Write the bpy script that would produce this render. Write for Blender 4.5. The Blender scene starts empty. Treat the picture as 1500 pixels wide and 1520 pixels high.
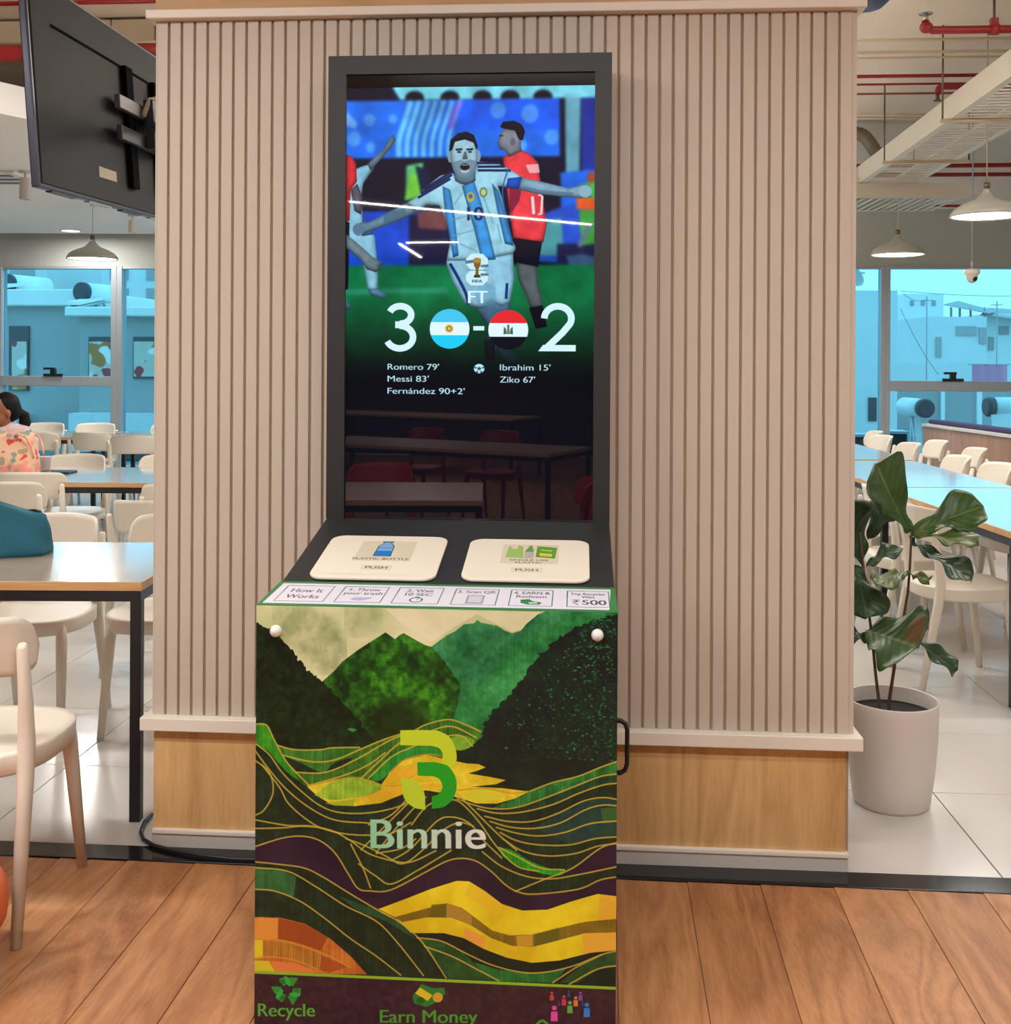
import bpy, bmesh, math, random
import numpy as np
from mathutils import Vector, Matrix

random.seed(7)
sc = bpy.context.scene
COL = sc.collection

# ------------------------------------------------------------------ camera
F = 1600.0                      # focal length in pixels of the 1500 x 1520 frame
PPX, PPY = 750.0, 534.0         # principal point (the frame is the lower part of an upright shot)
YAW = math.radians(3.9)         # camera looks slightly left of the wall normal
ROLL = 0.0055
DC = 3.123                      # distance of the camera from the slatted wall (plane y = 0)
CZ = 1.45
CAM = Vector((0.0, -DC, CZ))
FWD = Vector((-math.sin(YAW), math.cos(YAW), 0))
RGT = Vector((math.cos(YAW), math.sin(YAW), 0))
UP = Vector((0, 0, 1))
cd = bpy.data.cameras.new('camera')
cam = bpy.data.objects.new('camera', cd)
COL.objects.link(cam)
rc = RGT * math.cos(ROLL) + UP * math.sin(ROLL)
uc = UP * math.cos(ROLL) - RGT * math.sin(ROLL)
M = Matrix((rc, uc, -FWD)).transposed().to_4x4()
M.translation = CAM
cam.matrix_world = M
cd.sensor_fit = 'VERTICAL'
cd.sensor_height = 36.0
cd.sensor_width = 36.0
cd.lens = F / 1520.0 * 36.0
cd.shift_x = 0.0
cd.shift_y = -(760.0 - PPY) / 1520.0
cd.clip_start = 0.05
cd.clip_end = 300
sc.camera = cam

# ------------------------------------------------------------------ exposure, sky, lights
sc.view_settings.view_transform = 'Standard'
sc.view_settings.look = 'None'
sc.view_settings.gamma = 1.0
sc.view_settings.exposure = 0.0
sc.view_settings.use_curve_mapping = False

world = bpy.data.worlds.new('overcast_sky')
sc.world = world
world.use_nodes = True
wn = world.node_tree.nodes
wl = world.node_tree.links
wn.clear()
wo = wn.new('ShaderNodeOutputWorld')
wb = wn.new('ShaderNodeBackground')
wt = wn.new('ShaderNodeTexCoord')
ws = wn.new('ShaderNodeSeparateXYZ')
wr = wn.new('ShaderNodeValToRGB')
wr.color_ramp.elements[0].position = 0.0
wr.color_ramp.elements[0].color = (0.90, 0.96, 1.0, 1)
wr.color_ramp.elements[1].position = 1.0
wr.color_ramp.elements[1].color = (0.80, 0.88, 1.0, 1)
wl.new(wt.outputs['Generated'], ws.inputs[0])
wl.new(ws.outputs['Z'], wr.inputs[0])
wl.new(wr.outputs[0], wb.inputs[0])
wb.inputs[1].default_value = 3.2
wl.new(wb.outputs[0], wo.inputs[0])

LIGHT_LINE = 60.0      # watts of one linear ceiling fitting over the aisle
LIGHT_HALL = 46.0      # watts of one linear fitting added over the dining tables
LIGHT_DOWN = 22.0      # watts of one pendant / downlight
WARM = (1.0, 0.98, 0.955)
COOL = (1.0, 0.985, 0.965)

# ------------------------------------------------------------------ geometry of the view
def pix(px, py):
    u, v = px - PPX, PPY - py
    return (u * math.cos(ROLL) - v * math.sin(ROLL), u * math.sin(ROLL) + v * math.cos(ROLL))
def ray(px, py):
    u, v = pix(px, py)
    return FWD + RGT * (u / F) + UP * (v / F)
def at_d(px, py, d):            # point at depth d on the line of sight
    return CAM + ray(px, py) * d
def on_y(px, py, y):            # point of a plane parallel to the wall
    r = ray(px, py); return CAM + r * ((y - CAM.y) / r.y)
def on_z(px, py, z):
    r = ray(px, py); return CAM + r * ((z - CAM.z) / r.z)
def on_plane(px, py, p0, n):
    r = ray(px, py); return CAM + r * ((p0 - CAM).dot(n) / r.dot(n))
def cw(X, d, z=0.0):            # camera-side coordinates (right, depth) to world
    p = CAM + RGT * X + FWD * d
    return Vector((p.x, p.y, z))

# ------------------------------------------------------------------ materials
def nm(name):
    m = bpy.data.materials.new(name)
    m.use_nodes = True
    nt = m.node_tree
    return m, nt, nt.nodes, nt.links, nt.nodes['Principled BSDF']
def srgb(r, g, b):
    f = lambda c: (c / 255 / 12.92) if c / 255 <= 0.04045 else ((c / 255 + 0.055) / 1.055) ** 2.4
    return (f(r), f(g), f(b), 1)
def plain(name, rgb, rough=0.5, metal=0.0, var=0.06, scale=6.0, bump=0.0, spec=0.5, coat=0.0, bscale=None):
    m, nt, N, L, P = nm(name)
    c = srgb(*rgb)
    tc = N.new('ShaderNodeTexCoord'); no = N.new('ShaderNodeTexNoise')
    no.inputs['Scale'].default_value = scale; no.inputs['Detail'].default_value = 3
    L.new(tc.outputs['Object'], no.inputs['Vector'])
    mx = N.new('ShaderNodeMix'); mx.data_type = 'RGBA'
    mx.inputs[6].default_value = tuple(x * (1 - var) for x in c[:3]) + (1,)
    mx.inputs[7].default_value = tuple(min(1, x * (1 + var)) for x in c[:3]) + (1,)
    L.new(no.outputs[0], mx.inputs[0]); L.new(mx.outputs[2], P.inputs['Base Color'])
    P.inputs['Roughness'].default_value = rough
    P.inputs['Metallic'].default_value = metal
    P.inputs['Specular IOR Level'].default_value = spec
    if coat:
        P.inputs['Coat Weight'].default_value = coat; P.inputs['Coat Roughness'].default_value = 0.06
    if bump:
        n2 = N.new('ShaderNodeTexNoise'); n2.inputs['Scale'].default_value = bscale or scale * 20
        L.new(tc.outputs['Object'], n2.inputs['Vector'])
        b = N.new('ShaderNodeBump'); b.inputs['Strength'].default_value = bump; b.inputs['Distance'].default_value = 0.002
        L.new(n2.outputs[0], b.inputs['Height']); L.new(b.outputs[0], P.inputs['Normal'])
    return m
def wood(name, dark, light, axis=2, rough=0.4, ring=9.0, stretch=0.07, rand=False, coat=0.0, mid=None, knots=False):
    m, nt, N, L, P = nm(name)
    tc = N.new('ShaderNodeTexCoord'); mp = N.new('ShaderNodeMapping')
    s = [1.0, 1.0, 1.0]; s[axis] = stretch
    mp.inputs['Scale'].default_value = s
    L.new(tc.outputs['Object'], mp.inputs[0])
    vec = mp.outputs[0]
    oi = N.new('ShaderNodeObjectInfo')
    if rand:
        ml = N.new('ShaderNodeMath'); ml.operation = 'MULTIPLY'; ml.inputs[1].default_value = 31.0
        L.new(oi.outputs['Random'], ml.inputs[0])
        ad = N.new('ShaderNodeVectorMath'); ad.operation = 'ADD'
        L.new(vec, ad.inputs[0]); L.new(ml.outputs[0], ad.inputs[1]); vec = ad.outputs[0]
    n1 = N.new('ShaderNodeTexNoise'); n1.inputs['Scale'].default_value = ring; n1.inputs['Detail'].default_value = 2
    n1.inputs['Distortion'].default_value = 0.5
    L.new(vec, n1.inputs['Vector'])
    mu = N.new('ShaderNodeMath'); mu.operation = 'MULTIPLY'; mu.inputs[1].default_value = 7.0
    L.new(n1.outputs[0], mu.inputs[0])
    fr = N.new('ShaderNodeMath'); fr.operation = 'PINGPONG'; fr.inputs[1].default_value = 0.5
    L.new(mu.outputs[0], fr.inputs[0])
    n2 = N.new('ShaderNodeTexNoise'); n2.inputs['Scale'].default_value = ring * 22; n2.inputs['Detail'].default_value = 3
    L.new(vec, n2.inputs['Vector'])
    n3 = N.new('ShaderNodeTexNoise'); n3.inputs['Scale'].default_value = ring * 0.6
    L.new(vec, n3.inputs['Vector'])
    a1 = N.new('ShaderNodeMath'); a1.operation = 'MULTIPLY_ADD'; a1.inputs[1].default_value = 0.5
    L.new(fr.outputs[0], a1.inputs[0]); 
    h2 = N.new('ShaderNodeMath'); h2.operation = 'MULTIPLY'; h2.inputs[1].default_value = 0.38
    L.new(n2.outputs[0], h2.inputs[0]); L.new(h2.outputs[0], a1.inputs[2])
    a2 = N.new('ShaderNodeMath'); a2.operation = 'MULTIPLY_ADD'; a2.inputs[1].default_value = 0.75
    L.new(n3.outputs[0], a2.inputs[0]); L.new(a1.outputs[0], a2.inputs[2])
    if rand:
        a3 = N.new('ShaderNodeMath'); a3.operation = 'MULTIPLY_ADD'; a3.inputs[1].default_value = 0.22
        L.new(oi.outputs['Random'], a3.inputs[0]); L.new(a2.outputs[0], a3.inputs[2]); src = a3.outputs[0]
        lo, hi = 0.42, 1.05
    else:
        src = a2.outputs[0]; lo, hi = 0.35, 0.95
    cr = N.new('ShaderNodeValToRGB')
    cr.color_ramp.elements[0].position = lo; cr.color_ramp.elements[0].color = srgb(*dark)
    cr.color_ramp.elements[1].position = hi; cr.color_ramp.elements[1].color = srgb(*light)
    L.new(src, cr.inputs[0]); L.new(cr.outputs[0], P.inputs['Base Color'])
    P.inputs['Roughness'].default_value = rough
    if coat:
        P.inputs['Coat Weight'].default_value = coat; P.inputs['Coat Roughness'].default_value = 0.1
    return m
def emit(name, rgb, strength):
    m, nt, N, L, P = nm(name)
    N.remove(P)
    e = N.new('ShaderNodeEmission'); e.inputs[0].default_value = srgb(*rgb); e.inputs[1].default_value = strength
    L.new(e.outputs[0], N['Material Output'].inputs[0])
    return m
def glass_mat(name, tint, refl=0.06):
    m, nt, N, L, P = nm(name)
    N.remove(P)
    t = N.new('ShaderNodeBsdfTransparent'); t.inputs[0].default_value = tint
    g = N.new('ShaderNodeBsdfGlossy'); g.inputs['Roughness'].default_value = 0.0
    lw = N.new('ShaderNodeLayerWeight'); lw.inputs[0].default_value = 0.25
    ma = N.new('ShaderNodeMath'); ma.operation = 'MULTIPLY_ADD'; ma.inputs[1].default_value = 0.5; ma.inputs[2].default_value = refl
    L.new(lw.outputs['Fresnel'], ma.inputs[0])
    mx = N.new('ShaderNodeMixShader')
    mi = N.new('ShaderNodeMath'); mi.operation = 'MINIMUM'; mi.inputs[1].default_value = 0.6
    L.new(ma.outputs[0], mi.inputs[0]); L.new(mi.outputs[0], mx.inputs[0])
    L.new(t.outputs[0], mx.inputs[1]); L.new(g.outputs[0], mx.inputs[2])
    L.new(mx.outputs[0], N['Material Output'].inputs[0])
    return m
def image_mat(name, img, rough=0.4, emission=0.0, coat=0.0, spec=0.5, bump=0.0):
    m, nt, N, L, P = nm(name)
    t = N.new('ShaderNodeTexImage'); t.image = img; t.extension = 'EXTEND'
    uv = N.new('ShaderNodeUVMap'); uv.uv_map = 'UVMap'
    L.new(uv.outputs[0], t.inputs[0])
    P.inputs['Roughness'].default_value = rough
    P.inputs['Specular IOR Level'].default_value = spec
    if coat:
        P.inputs['Coat Weight'].default_value = coat; P.inputs['Coat Roughness'].default_value = 0.02
    if emission:
        P.inputs['Base Color'].default_value = (0.004, 0.004, 0.006, 1)
        L.new(t.outputs[0], P.inputs['Emission Color']); P.inputs['Emission Strength'].default_value = emission
    else:
        L.new(t.outputs[0], P.inputs['Base Color'])
    return m

# ------------------------------------------------------------------ mesh builder
class MB:
    def __init__(s): s.v = []; s.f = []; s.sm = []
    def add(s, vs, fs, smooth=False):
        o = len(s.v); s.v += [tuple(p) for p in vs]
        for f in fs: s.f.append(tuple(i + o for i in f)); s.sm.append(smooth)
        return s
    def box(s, x0, x1, y0, y1, z0, z1):
        vs = [(x, y, z) for z in (z0, z1) for y in (y0, y1) for x in (x0, x1)]
        return s.add(vs, [(0, 2, 3, 1), (4, 5, 7, 6), (0, 1, 5, 4), (2, 6, 7, 3), (0, 4, 6, 2), (1, 3, 7, 5)])
    def hexa(s, p):             # eight corners: bottom four then top four, each anticlockwise from above
        return s.add(p, [(3, 2, 1, 0), (4, 5, 6, 7), (0, 1, 5, 4), (1, 2, 6, 5), (2, 3, 7, 6), (3, 0, 4, 7)])
    def prism(s, outline, thick, axis='y', off=0.0):   # outline in two dims, extruded along the axis
        n = len(outline); vs = []
        for k in (off, off + thick):
            for (a, b) in outline:
                vs.append({'y': (a, k, b), 'z': (a, b, k), 'x': (k, a, b)}[axis])
        fs = [tuple(range(n))[::-1], tuple(range(n, 2 * n))] + [(i, (i + 1) % n, n + (i + 1) % n, n + i) for i in range(n)]
        return s.add(vs, fs)
    def tube(s, pts, rad, n=10, cap=True, closed=False, smooth=True):
        pts = [Vector(p) for p in pts]; m = len(pts)
        rs = rad if isinstance(rad, (list, tuple)) else [rad] * m
        vs = []; pr = None
        for i, p in enumerate(pts):
            if closed: t = pts[(i + 1) % m] - pts[i - 1]
            else: t = pts[min(i + 1, m - 1)] - pts[max(i - 1, 0)]
            t.normalize()
            if pr is None:
                a = Vector((0, 0, 1)) if abs(t.z) < 0.9 else Vector((1, 0, 0))
                u = t.cross(a).normalized()
            else:
                u = (pr - t * pr.dot(t)).normalized()
            pr = u; w = t.cross(u)
            for k in range(n):
                a = 2 * math.pi * k / n
                vs.append(p + (u * math.cos(a) + w * math.sin(a)) * rs[i])
        fs = []
        for i in range(m if closed else m - 1):
            j = (i + 1) % m
            for k in range(n):
                l = (k + 1) % n
                fs.append((i * n + k, i * n + l, j * n + l, j * n + k))
        s.add(vs, fs, smooth)
        if cap and not closed:
            o = len(s.v) - len(vs)
            s.f.append(tuple(o + k for k in range(n))[::-1]); s.sm.append(False)
            s.f.append(tuple(o + (m - 1) * n + k for k in range(n))); s.sm.append(False)
        return s
    def lathe(s, prof, n=32, c=(0, 0), smooth=True, caps=False):   # profile of (r, z)
        vs = []
        for (r, z) in prof:
            for k in range(n):
                a = 2 * math.pi * k / n
                vs.append((c[0] + r * math.cos(a), c[1] + r * math.sin(a), z))
        fs = []
        for i in range(len(prof) - 1):
            for k in range(n):
                l = (k + 1) % n
                fs.append((i * n + k, i * n + l, (i + 1) * n + l, (i + 1) * n + k))
        if caps:
            fs.append(tuple(range(n))[::-1]); fs.append(tuple((len(prof) - 1) * n + k for k in range(n)))
        return s.add(vs, fs, smooth)
    def ball(s, c, r, n=12, m=8):
        if not isinstance(r, (tuple, list)): r = (r, r, r)
        vs = []; fs = []
        for i in range(1, m):
            ph = math.pi * i / m
            for k in range(n):
                a = 2 * math.pi * k / n
                vs.append((c[0] + r[0] * math.sin(ph) * math.cos(a), c[1] + r[1] * math.sin(ph) * math.sin(a), c[2] + r[2] * math.cos(ph)))
        vs.append((c[0], c[1], c[2] + r[2])); vs.append((c[0], c[1], c[2] - r[2]))
        t, b = len(vs) - 2, len(vs) - 1
        for k in range(n):
            l = (k + 1) % n
            fs.append((t, k, l)); fs.append((b, (m - 2) * n + l, (m - 2) * n + k))
            for i in range(m - 2): fs.append((i * n + k, (i + 1) * n + k, (i + 1) * n + l, i * n + l))
        return s.add(vs, fs, True)
    def grid(s, fn, nu, nv, smooth=True):
        vs = [fn(i / nu, j / nv) for i in range(nu + 1) for j in range(nv + 1)]
        fs = [(i * (nv + 1) + j, (i + 1) * (nv + 1) + j, (i + 1) * (nv + 1) + j + 1, i * (nv + 1) + j + 1) for i in range(nu) for j in range(nv)]
        return s.add(vs, fs, smooth)
    def mesh(s, name, mat=None, bevel=0.0, seg=2, fix=True, weld=False):
        me = bpy.data.meshes.new(name)
        bm = bmesh.new()
        vv = [bm.verts.new(p) for p in s.v]
        for f, sm in zip(s.f, s.sm):
            try:
                fc = bm.faces.new([vv[i] for i in f]); fc.smooth = sm
            except ValueError: pass
        if weld: bmesh.ops.remove_doubles(bm, verts=bm.verts, dist=1e-5)
        if fix: bmesh.ops.recalc_face_normals(bm, faces=bm.faces)
        if bevel > 0:
            es = [e for e in bm.edges if len(e.link_faces) == 2 and e.calc_face_angle(0) > 0.6]
            bmesh.ops.bevel(bm, geom=es, offset=bevel, segments=seg, profile=0.5, affect='EDGES', clamp_overlap=True)
        bm.to_mesh(me); bm.free()
        if mat: me.materials.append(mat)
        return me
    def build(s, name, mat=None, parent=None, loc=None, **kw):
        o = bpy.data.objects.new(name, s.mesh(name, mat, **kw))
        COL.objects.link(o)
        if parent is not None: o.parent = parent
        if loc is not None: o.location = loc
        return o

def tag(o, label=None, cat=None, group=None, kind=None):
    if label: o['label'] = label
    if cat: o['category'] = cat
    if group: o['group'] = group
    if kind: o['kind'] = kind
    return o
def thing(name, label, cat, loc=(0, 0, 0), rz=0.0, group=None):
    o = bpy.data.objects.new(name, None)
    o.empty_display_size = 0.1
    COL.objects.link(o); o.location = loc; o.rotation_euler = (0, 0, rz)
    return tag(o, label, cat, group)
def struct(o): o['kind'] = 'structure'; return o
def clone(src, parent=None):
    c = src.copy(); COL.objects.link(c)
    if parent is not None: c.parent = parent
    for ch in list(src.children): clone(ch, c)
    return c
def inst(name, me, parent, loc=(0, 0, 0), rot=(0, 0, 0), scale=None):
    o = bpy.data.objects.new(name, me); COL.objects.link(o)
    o.parent = parent; o.location = loc; o.rotation_euler = rot
    if scale: o.scale = scale
    return o
def quad_uv(name, corners, mat, parent=None, thick=0.0):
    """flat printed sheet: corners bottom-left, bottom-right, top-right, top-left; optional backing thickness"""
    a, b, c, d = [Vector(p) for p in corners]
    n = (b - a).cross(d - a).normalized()
    vs = [a, b, c, d]; fs = [(0, 1, 2, 3)]
    if thick:
        vs += [p - n * thick for p in (a, b, c, d)]
        fs += [(7, 6, 5, 4), (0, 4, 5, 1), (1, 5, 6, 2), (2, 6, 7, 3), (3, 7, 4, 0)]
    me = bpy.data.meshes.new(name); me.from_pydata([tuple(p) for p in vs], [], fs); me.update()
    uvl = me.uv_layers.new(name='UVMap')
    tl = {0: (0, 0), 1: (1, 0), 2: (1, 1), 3: (0, 1)}
    for lp in me.loops: uvl.data[lp.index].uv = tl[lp.vertex_index % 4]
    me.materials.append(mat)
    o = bpy.data.objects.new(name, me); COL.objects.link(o)
    if parent is not None: o.parent = parent
    return o
# ------------------------------------------------------------------ flat print: pictures drawn in numbers
def bilerp_noise(h, w, cells, rng):
    gh, gw = max(2, int(h / cells) + 2), max(2, int(w / cells) + 2)
    g = rng.random((gh + 1, gw + 1)).astype(np.float32)
    y = np.linspace(0, gh - 1.001, h); x = np.linspace(0, gw - 1.001, w)
    y0 = y.astype(int); x0 = x.astype(int); fy = (y - y0)[:, None]; fx = (x - x0)[None, :]
    fy = fy * fy * (3 - 2 * fy); fx = fx * fx * (3 - 2 * fx)
    a = g[y0][:, x0]; b = g[y0][:, x0 + 1]; c = g[y0 + 1][:, x0]; d = g[y0 + 1][:, x0 + 1]
    return ((a * (1 - fx) + b * fx) * (1 - fy) + (c * (1 - fx) + d * fx) * fy).astype(np.float32)
def fbm(h, w, cells, rng, oct=4):
    r = 0; amp = 1.0; tot = 0
    for i in range(oct):
        r = r + amp * bilerp_noise(h, w, max(1.5, cells / 2 ** i), rng); tot += amp; amp *= 0.55
    return r / tot
def spline(pts, k=6):
    P = [np.array(p, float) for p in pts]
    if len(P) < 3: return [tuple(p) for p in P]
    out = []
    for i in range(len(P) - 1):
        p0 = P[i - 1] if i else 2 * P[0] - P[1]; p1 = P[i]; p2 = P[i + 1]
        p3 = P[i + 2] if i + 2 < len(P) else 2 * P[-1] - P[-2]
        for j in range(k):
            t = j / k
            out.append(tuple(0.5 * (2 * p1 + (p2 - p0) * t + (2 * p0 - 5 * p1 + 4 * p2 - p3) * t * t + (3 * p1 - p0 - 3 * p2 + p3) * t ** 3)))
    out.append(tuple(P[-1]))
    return out
def blur(a, r):
    if r < 1: return a
    for ax in (0, 1):
        for _ in range(2):
            p = np.pad(a, [(r + 1, r) if i == ax else (0, 0) for i in range(a.ndim)], mode='edge')
            c = np.cumsum(p, axis=ax, dtype=np.float64)
            n = a.shape[ax]
            hi = np.take(c, np.arange(2 * r + 1, 2 * r + 1 + n), axis=ax); lo = np.take(c, np.arange(0, n), axis=ax)
            a = ((hi - lo) / (2 * r + 1)).astype(np.float32)
    return a
class Canvas:
    def __init__(s, w, h, bg=(0, 0, 0)):
        s.w, s.h = w, h
        s.a = np.empty((h, w, 3), np.float32); s.a[:] = np.array(bg, np.float32) / 255
        s.fn = lambda x, y: (x, y)
    def mapped(s, pts): return [s.fn(*p) for p in pts]
    def mask(s, pts, raw=False, ss=2):
        q = np.array(pts if raw else s.mapped(pts), float)
        x0 = int(max(0, math.floor(q[:, 0].min()) - 1)); x1 = int(min(s.w, math.ceil(q[:, 0].max()) + 1))
        y0 = int(max(0, math.floor(q[:, 1].min()) - 1)); y1 = int(min(s.h, math.ceil(q[:, 1].max()) + 1))
        if x1 <= x0 or y1 <= y0: return None
        W, H = (x1 - x0) * ss, (y1 - y0) * ss
        m = np.zeros((H, W), bool); xs = x0 + (np.arange(W) + 0.5) / ss; ys = y0 + (np.arange(H) + 0.5) / ss
        for i in range(len(q)):
            (ax, ay), (bx, by) = q[i], q[(i + 1) % len(q)]
            if ay == by: continue
            if ay > by: ax, ay, bx, by = bx, by, ax, ay
            i0 = np.searchsorted(ys, ay); i1 = np.searchsorted(ys, by)
            if i1 <= i0: continue
            cx = ax + (ys[i0:i1] - ay) / (by - ay) * (bx - ax)
            m[i0:i1] ^= xs[None, :] > cx[:, None]
        return (x0, y0, x1, y1, m.reshape(y1 - y0, ss, x1 - x0, ss).mean(axis=(1, 3)).astype(np.float32))
    def paint(s, mk, col, alpha=1.0):
        if mk is None: return
        x0, y0, x1, y1, m = mk
        m = (m * alpha)[..., None]
        c = col[y0:y1, x0:x1] if isinstance(col, np.ndarray) and col.ndim == 3 else np.array(col, np.float32) / 255
        s.a[y0:y1, x0:x1] = s.a[y0:y1, x0:x1] * (1 - m) + c * m
    def poly(s, pts, col, alpha=1.0, smooth=False):
        s.paint(s.mask(spline(list(pts) + [pts[0]]) if smooth else pts), col, alpha)
    def ell(s, cx, cy, rx, ry, col, alpha=1.0, rot=0.0, a0=0, a1=360):
        n = 36; pts = []
        for k in range(n):
            a = math.radians(a0 + (a1 - a0) * k / (n if a1 - a0 == 360 else n - 1))
            x, y = rx * math.cos(a), ry * math.sin(a)
            pts.append((cx + x * math.cos(rot) - y * math.sin(rot), cy + x * math.sin(rot) + y * math.cos(rot)))
        s.poly(pts, col, alpha)
    def line(s, pts, width, col, alpha=1.0, smooth=True, taper=False):
        p = spline(pts) if smooth and len(pts) > 2 else pts
        p = np.array(s.mapped(p), float); n = len(p)
        d = np.gradient(p, axis=0); l = np.hypot(d[:, 0], d[:, 1]) + 1e-9
        nx, ny = -d[:, 1] / l, d[:, 0] / l
        w = np.full(n, width / 2)
        if taper: w = w * np.linspace(1, 0.35, n)
        L = [(p[i, 0] + nx[i] * w[i], p[i, 1] + ny[i] * w[i]) for i in range(n)]
        R = [(p[i, 0] - nx[i] * w[i], p[i, 1] - ny[i] * w[i]) for i in range(n)]
        # one quad per step, their coverage joined by maximum and sum so that bends never cancel out
        A = np.array(L + R); bx0 = int(max(0, A[:, 0].min() - 2)); bx1 = int(min(s.w, A[:, 0].max() + 3)); by0 = int(max(0, A[:, 1].min() - 2)); by1 = int(min(s.h, A[:, 1].max() + 3))
        if bx1 <= bx0 or by1 <= by0: return
        cov = np.zeros((by1 - by0, bx1 - bx0), np.float32)
        for i in range(n - 1):
            mk = s.mask([L[i], L[i + 1], R[i + 1], R[i]], raw=True)
            if mk is None: continue
            a0, b0, a1, b1, m = mk
            u0, v0, u1, v1 = max(a0, bx0), max(b0, by0), min(a1, bx1), min(b1, by1)
            if u1 > u0 and v1 > v0: cov[v0 - by0:v1 - by0, u0 - bx0:u1 - bx0] += m[v0 - b0:v1 - b0, u0 - a0:u1 - a0]
        s.paint((bx0, by0, bx1, by1, np.clip(cov, 0, 1)), col, alpha)
    def text(s, body, x, y, height, col, width=None, align='LEFT', bold=0.0, alpha=1.0):
        """baseline-left point (x, y), cap height and optional width in drawing units"""
        cu = bpy.data.curves.new('letters', 'FONT'); cu.body = body; cu.size = 1.0
        o = bpy.data.objects.new('letters', cu); COL.objects.link(o)
        bpy.context.view_layer.update()
        me = o.to_mesh(); me.calc_loop_triangles()
        V = np.array([v.co[:2] for v in me.vertices]); T = [tuple(t.vertices) for t in me.loop_triangles]
        o.to_mesh_clear(); bpy.data.objects.remove(o); bpy.data.curves.remove(cu)
        if not len(T): return
        k = height / 0.70; kx = k
        x0, x1 = V[:, 0].min(), V[:, 0].max()
        if width: kx = width / (x1 - x0)
        ox = {'LEFT': x, 'CENTER': x - (x1 - x0) * kx / 2}[align]
        P = np.array(s.mapped([(ox + (v[0] - x0) * kx, y - v[1] * k) for v in V]), float)
        bx0 = int(max(0, P[:, 0].min() - 2)); bx1 = int(min(s.w, P[:, 0].max() + 3))
        by0 = int(max(0, P[:, 1].min() - 2)); by1 = int(min(s.h, P[:, 1].max() + 3))
        if bx1 <= bx0 or by1 <= by0: return
        cov = np.zeros((by1 - by0, bx1 - bx0), np.float32)
        for t in T:
            mk = s.mask([P[i] for i in t], raw=True, ss=4)
            if mk is None: continue
            a0, b0, a1, b1, m = mk
            u0, v0, u1, v1 = max(a0, bx0), max(b0, by0), min(a1, bx1), min(b1, by1)
            if u1 > u0 and v1 > v0: cov[v0 - by0:v1 - by0, u0 - bx0:u1 - bx0] += m[v0 - b0:v1 - b0, u0 - a0:u1 - a0]
        cov = np.clip(cov, 0, 1)
        if bold:                                                  # heavier strokes: the letters laid over themselves a little to the side
            r = max(0.5, bold * k * 0.9 * abs(s.fn(ox + 1, y)[0] - s.fn(ox, y)[0])); i_ = int(r); f_ = r - i_
            pad = np.pad(cov, ((0, 0), (i_ + 1, i_ + 1))); out = cov
            for sh_, wt in [(q, 1.0) for q in range(-i_, i_ + 1)] + [(-i_ - 1, f_), (i_ + 1, f_)]:
                out = np.maximum(out, wt * pad[:, i_ + 1 + sh_:i_ + 1 + sh_ + cov.shape[1]])
            cov = out
        s.paint((bx0, by0, bx1, by1, cov), col, alpha)
    def solid(s, pts, col, r=12, k=0.45, smooth=False, noise=None):
        """a rounded form: lighter inside, darker towards its outline"""
        mk = s.mask(spline(list(pts) + [pts[0]]) if smooth else pts)
        if mk is None: return
        x0, y0, x1, y1, m = mk
        p = np.pad(m, r); b = blur(p, max(1, r // 2)); h, w = m.shape
        inn = np.clip((b[r:r + h, r:r + w] - 0.5) * 2, 0, 1)
        up = np.clip(b[r + r // 2:r + r // 2 + h, r:r + w] - b[r - r // 2:r - r // 2 + h, r:r + w], -1, 1)
        sh_ = (1 - k + k * inn + 0.22 * up)
        if noise is not None: sh_ = sh_ * (0.86 + 0.28 * noise[y0:y1, x0:x1])
        c = np.array(col, np.float32)[None, None] / 255 * sh_[..., None]
        s.a[y0:y1, x0:x1] = s.a[y0:y1, x0:x1] * (1 - m[..., None]) + np.clip(c, 0, 1) * m[..., None]
    def image(s, name):
        im = bpy.data.images.new(name, s.w, s.h, alpha=False)
        px = np.ones((s.h, s.w, 4), np.float32); px[..., :3] = np.clip(s.a[::-1], 0, 1)
        im.pixels.foreach_set(px.ravel()); im.update(); im.pack()
        return im
def homog(src, dst):
    A = []; b = []
    for (x, y), (u, v) in zip(src, dst):
        A += [[x, y, 1, 0, 0, 0, -u * x, -u * y], [0, 0, 0, x, y, 1, -v * x, -v * y]]; b += [u, v]
    h = np.linalg.solve(np.array(A, float), np.array(b, float))
    return lambda x, y: ((h[0] * x + h[1] * y + h[2]) / (h[6] * x + h[7] * y + 1), (h[3] * x + h[4] * y + h[5]) / (h[6] * x + h[7] * y + 1))

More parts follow.
